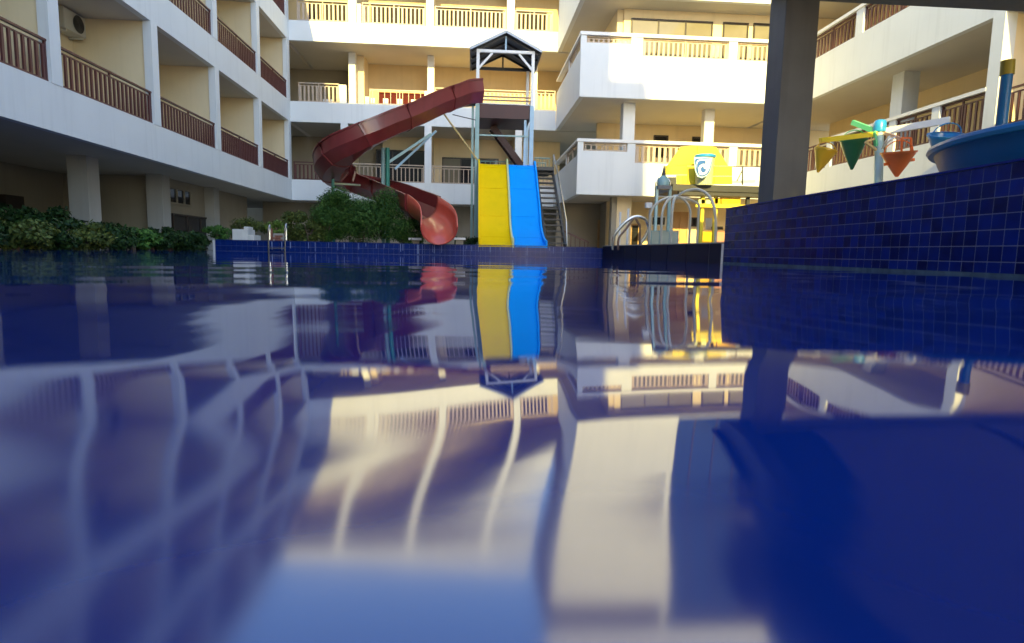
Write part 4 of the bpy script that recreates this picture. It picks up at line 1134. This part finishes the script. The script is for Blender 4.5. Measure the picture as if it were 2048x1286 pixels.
# pool ladder at the left
LD = thing('pool_ladder', 'stainless pool ladder with two hooked rails at the far left edge', 'pool ladder', P(555, 505, 14.9))
for px_, tp in ((538, 449), (571, 447)):
    q = [P(px_+1.5, 480, 15.12), P(px_+1.5, 456, 15.12), P(px_+2, tp+1, 15.05), P(px_+0.5, tp+3, 14.98), P(px_-1, 462, 14.93), P(px_-1, 505, 14.9), P(px_-1, 515, 14.9)]
    MB().tube(catmull(q, 5), 0.022, 8).build('rail', M['chrome'], LD, smooth='auto')
a, b = P(538, 496, 14.9), P(571, 496, 14.9)
box('tread', M['chrome'], LD, a.x, b.x, 14.86, 14.92, a.z-0.012, a.z+0.012)
box('tread', M['chrome'], LD, a.x, b.x, 14.86, 14.92, a.z-0.16, a.z-0.136)
# planters
PL = thing('planter', 'stepped white plaster planter on the far left pool edge', 'planter', P(485, 482, 15.9))
a, b, c_, d_ = P(464, 458, 15.9), P(496, 458, 15.9), P(508, 470, 15.9), P(486, 453, 15.9)
box('tall_block', M['plasterwhite'], PL, a.x, b.x, 15.9, 16.4, 0.2, a.z, bevel=0.01)
box('low_block', M['plasterwhite'], PL, b.x+0.003, c_.x, 15.9, 16.4, 0.2, c_.z, bevel=0.01)
box('top_block', M['plasterwhite'], PL, d_.x, b.x-0.01, 15.95, 16.3, a.z+0.002, d_.z, bevel=0.01)
BP = thing('brick_planter', 'small red brick planter behind the pool ladder', 'planter', P(556, 482, 15.7))
a, b = P(545, 466, 15.7), P(568, 466, 15.7)
box('core', M['mortar'], BP, a.x+0.005, b.x-0.005, 15.715, 16.0, 0.2, a.z-0.005)
bm_ = None
nb = int((b.x-a.x)/0.1); rows = int((a.z-0.22)/0.05)
br = MB()
for r in range(rows):
    for k in range(nb):
        x0 = a.x+k*0.1+(0.05 if r % 2 else 0); x1 = min(b.x, x0+0.094)
        br.box(x0, x1, 15.70, 15.72, 0.22+r*0.05, 0.22+r*0.05+0.044)
tag(br.build('bricks', M['brick'], BP), kind='stuff')
box('corner_post', M['brick'], BP, a.x-0.06, a.x-0.01, 15.70, 15.76, 0.2, a.z+0.12)
for i, (x0, x1, y0, lb) in enumerate(((817, 842, 475.5, 'white stone slab left of the red slide mouth'), (907, 931, 475, 'white stone slab right of the red slide mouth'))):
    a, b = P(x0, y0, 16.0), P(x1, y0+(1 if i == 0 else 5), 16.0)
    t = thing('stone_bench', lb, 'bench', ((a.x+b.x)/2, 16.1, 0.24))
    box('slab', M['trim'], t, a.x, b.x, 15.98, 16.3, a.z-0.055, a.z)
    box('foot', M['greige'], t, a.x+0.06, b.x-0.06, 16.05, 16.25, 0.22, a.z-0.055)
a, b = P(880, 455, 15.8), P(908, 486, 15.8)
t = thing('slide_footing', 'grey concrete footing beneath the red slide mouth', 'footing', ((a.x+b.x)/2, 15.9, 0.24))
box('block', M['greige'], t, a.x, b.x, 15.75, 16.2, 0.22, a.z-0.05, bevel=0.01)

# ---------------------------------------------------------------- air conditioners
def aircon(label, x, y, z, w_=0.8, h_=0.56, d_=0.32):
    t = thing('air_conditioner', label, 'air conditioner', (x, y, z))
    box('casing', M['acbody'], t, x, x+d_, y-w_/2, y+w_/2, z, z+h_, bevel=0.02)
    MB().lathe([(0.001, 0.0), (0.175, 0.0), (0.185, 0.012), (0.001, 0.016)], (x+d_+0.001, y+0.10, z+h_/2), 28, (1, 0, 0)).build('fan_grille', M['acgrille'], t, smooth='auto')
    rg = MB()
    for k in range(1, 5):
        rg.lathe([(0.038*k, 0.016), (0.038*k+0.007, 0.022), (0.038*k+0.007, 0.016)], (x+d_+0.001, y+0.10, z+h_/2), 24, (1, 0, 0))
    rg.build('grille_ring', M['darksteel'], t)
    for s_ in (-0.28, 0.28):
        box('bracket', M['acbody'], t, x-0.0, x+d_-0.02, y+s_-0.015, y+s_+0.015, z-0.05, z-0.002)
aircon('outdoor air conditioner high on the wall of the second balcony of the lowest row', -8.995, 14.36, 4.67, w_=0.74, h_=0.43, d_=0.33)

# ---------------------------------------------------------------- terrace furniture
def terrace_chair(x, y, z, rz, label):
    t = thing('terrace_chair', label, 'chair', (x, y, z), 'white chairs on the terrace')
    m = MB(); m.box(x-0.2, x+0.2, y-0.2, y+0.2, z+0.42, z+0.46); m.build('seat', M['whiteprint'], t)
    m = MB(); m.box(x-0.2, x+0.2, y+0.17, y+0.21, z+0.46, z+0.9); m.build('backrest', M['whiteprint'], t)
    for sx in (-0.18, 0.18):
        for sy in (-0.18, 0.18):
            box('leg', M['whiteprint'], t, x+sx-0.015, x+sx+0.015, y+sy-0.015, y+sy+0.015, z, z+0.42)
zT = Z2b+0.24
terrace_chair(0.95, 26.0, zT, 0, 'white chair seen through the tower under its gabled roof')
terrace_chair(1.55, 26.1, zT, 0, 'white chair right of the one framed by the slide tower')
terrace_chair(-6.0, 26.1, zT, 0, 'white chair behind the short left rail of the terrace')

# ---------------------------------------------------------------- plants
def leaf_cloud(name, m, parent, c, r, n, size, seed, clumps=10, flat=1.0, aspect=0.5, droop=0.0):
    rnd = random.Random(seed)
    c = Vector(c); mb_v = []; mb_f = []
    cl = []
    for k in range(clumps):
        a = rnd.uniform(0, 2*pi); z = rnd.uniform(-1.0, 1); q = sqrt(max(0, 1-z*z)); d = rnd.uniform(0.45, 0.80)
        cl.append((Vector((cos(a)*q*d*r[0], sin(a)*q*d*r[1], z*d*r[2])), rnd.uniform(0.22, 0.46)))
    for k in range(n):
        cc, cr = rnd.choice(cl)
        v = Vector((rnd.gauss(0, 1), rnd.gauss(0, 1), rnd.gauss(0, 1))).normalized()*(rnd.random()**0.4)
        p = cc+Vector((v.x*r[0]*cr, v.y*r[1]*cr, v.z*r[2]*cr*flat))
        if p.z < -r[2]*0.98: continue
        p += c
        nrm = (v+Vector((rnd.uniform(-.8, .8), rnd.uniform(-.8, .8), rnd.uniform(-.3, 1.0)))).normalized()
        t = nrm.cross(Vector((rnd.uniform(-1, 1), rnd.uniform(-1, 1), rnd.uniform(-1, 1)))).normalized()
        t = (t+Vector((0, 0, -droop))).normalized()
        b = nrm.cross(t).normalized()
        L = size*rnd.uniform(0.6, 1.4); W_ = L*aspect
        i = len(mb_v)
        mb_v += [p, p+t*L*0.5+b*W_*0.5, p+t*L, p+t*L*0.5-b*W_*0.5]
        mb_f.append((i, i+1, i+2, i+3))
    q = MB(); q.v = mb_v; q.f = mb_f
    return q.build(name, m, parent)
def shrub(name, label, cat, base, r, n, size, m, seed, group=None, clumps=10, aspect=0.5, stems=4, droop=0.0, lift=0.05):
    t = thing(name, label, cat, base, group)
    c = (base[0], base[1], base[2]+r[2]*0.86+lift)
    leaf_cloud('foliage', m, t, c, r, n, size, seed, clumps, aspect=aspect, droop=droop)
    rnd = random.Random(seed+99); s = MB()
    for k in range(stems):
        a = rnd.uniform(0, 2*pi); d = rnd.uniform(0.15, 0.55)
        e = Vector((c[0]+cos(a)*d*r[0], c[1]+sin(a)*d*r[1], c[2]+rnd.uniform(0, 0.5)*r[2]))
        mid = Vector((base[0]+cos(a)*d*r[0]*0.3, base[1]+sin(a)*d*r[1]*0.3, (base[2]+e.z)/2))
        s.tube([(base[0], base[1], base[2]-0.05), mid, e], [0.022, 0.016, 0.008], 6)
    s.build('stem', M['bark'], t)
    return t
# hedge row along the left pool edge
hy = [6.0, 7.1, 8.0, 8.85, 9.7, 10.5, 11.3, 12.1, 12.9, 13.7, 14.5, 15.25]
hl = ['hedge shrub nearest the left edge of the photo', 'second hedge shrub from the left edge, dull and dark', 'third hedge shrub from the left edge, beside pink blossom',
      'dark hedge shrub in front of the deep undercroft shade', 'hedge shrub left of the big undercroft column', 'hedge shrub directly below the big undercroft column', 'yellow green hedge shrub right of the big undercroft column',
      'glossy green hedge shrub below the dark wall cabinet', 'leafy hedge shrub left of the second undercroft column', 'hedge shrub below the small wall windows', 'hedge shrub beside the dark ground floor doorway', 'last hedge shrub, touching the white pool edge']
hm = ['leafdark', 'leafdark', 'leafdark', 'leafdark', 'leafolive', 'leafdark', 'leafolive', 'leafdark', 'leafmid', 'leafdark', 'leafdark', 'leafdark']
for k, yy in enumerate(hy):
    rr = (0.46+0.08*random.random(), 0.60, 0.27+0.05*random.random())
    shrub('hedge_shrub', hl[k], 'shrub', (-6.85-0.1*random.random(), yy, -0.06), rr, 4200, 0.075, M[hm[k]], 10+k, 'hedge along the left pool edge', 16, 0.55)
for k, yy in enumerate((7.5, 9.0, 10.6, 12.0)):
    shrub('back_shrub', ['tall dim shrub behind the hedge at the far left', 'tall dim shrub behind the third hedge shrub', 'tall dim shrub behind the hedge, left of the column', 'tall dim shrub just before the big undercroft column'][k], 'shrub',
          (-8.0, yy, -0.02), (0.6, 0.8, 0.42), 2200, 0.10, M['leafdark'], 40+k, 'tall shrubs behind the hedge', 14, 0.5)
fl = thing('flower_sprig', 'sprig of pink blossom at the left of the hedge', 'flowers', (-6.6, 8.4, 0.3))
leaf_cloud('petals', M['flower'], fl, (-6.6, 8.4, 0.42), (0.10, 0.22, 0.10), 60, 0.035, 77, 5, aspect=0.8)
MB().tube([(-6.7, 8.4, 0.0), (-6.6, 8.4, 0.42)], 0.006, 5).build('stem', M['bark'], fl)
# middle planting
def bush(label, px_, Y, zc, r, n, size, m, seed, clumps=12, aspect=0.5, droop=0.0, group='bushes on the far pool edge'):
    p = P(px_, 480, Y)
    return shrub('bush', label, 'bush', (p.x, Y, 0.22), r, n, size, M[m], seed, group, clumps, aspect, 5, droop, lift=zc)
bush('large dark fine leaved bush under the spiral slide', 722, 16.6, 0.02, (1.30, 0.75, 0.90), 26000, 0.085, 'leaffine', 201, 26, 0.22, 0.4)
bush('fine leaved bush left of the large dark bush', 655, 16.4, 0.0, (0.6, 0.5, 0.62), 6500, 0.075, 'leaffine', 202, 14, 0.25, 0.3)
bush('fine leaved low bush right of the green pole', 806, 16.3, 0.0, (0.6, 0.5, 0.50), 5600, 0.075, 'leaffine', 203, 14, 0.25, 0.3)
bush('round olive bush behind the brick planter', 588, 17.2, 0.05, (0.52, 0.45, 0.50), 4600, 0.065, 'leafolive', 204, 14, 0.5)
bush('bright lime bush above the pool ladder', 556, 16.6, 0.12, (0.30, 0.3, 0.28), 2200, 0.055, 'leaflight', 205, 12, 0.5)
bush('yellow green bush between ladder and dark bush', 618, 16.2, 0.0, (0.46, 0.4, 0.38), 3800, 0.055, 'leafolive', 206, 12, 0.5)
bush('small grey green bush left of the white planter', 438, 16.6, 0.02, (0.42, 0.4, 0.26), 2600, 0.055, 'leafmid', 207, 12, 0.5)
bush('spiky olive bush behind the white planter', 498, 17.4, 0.05, (0.62, 0.4, 0.36), 3200, 0.075, 'leafolive', 208, 14, 0.3)
bush('dark low bush between red slide mouth and tower', 925, 17.6, 0.0, (0.6, 0.4, 0.24), 2600, 0.07, 'leafdark', 209, 12, 0.4)
bush('small bush peeping behind the red slide mouth', 835, 16.9, 0.0, (0.34, 0.3, 0.30), 1800, 0.06, 'leafmid', 210, 10, 0.3)
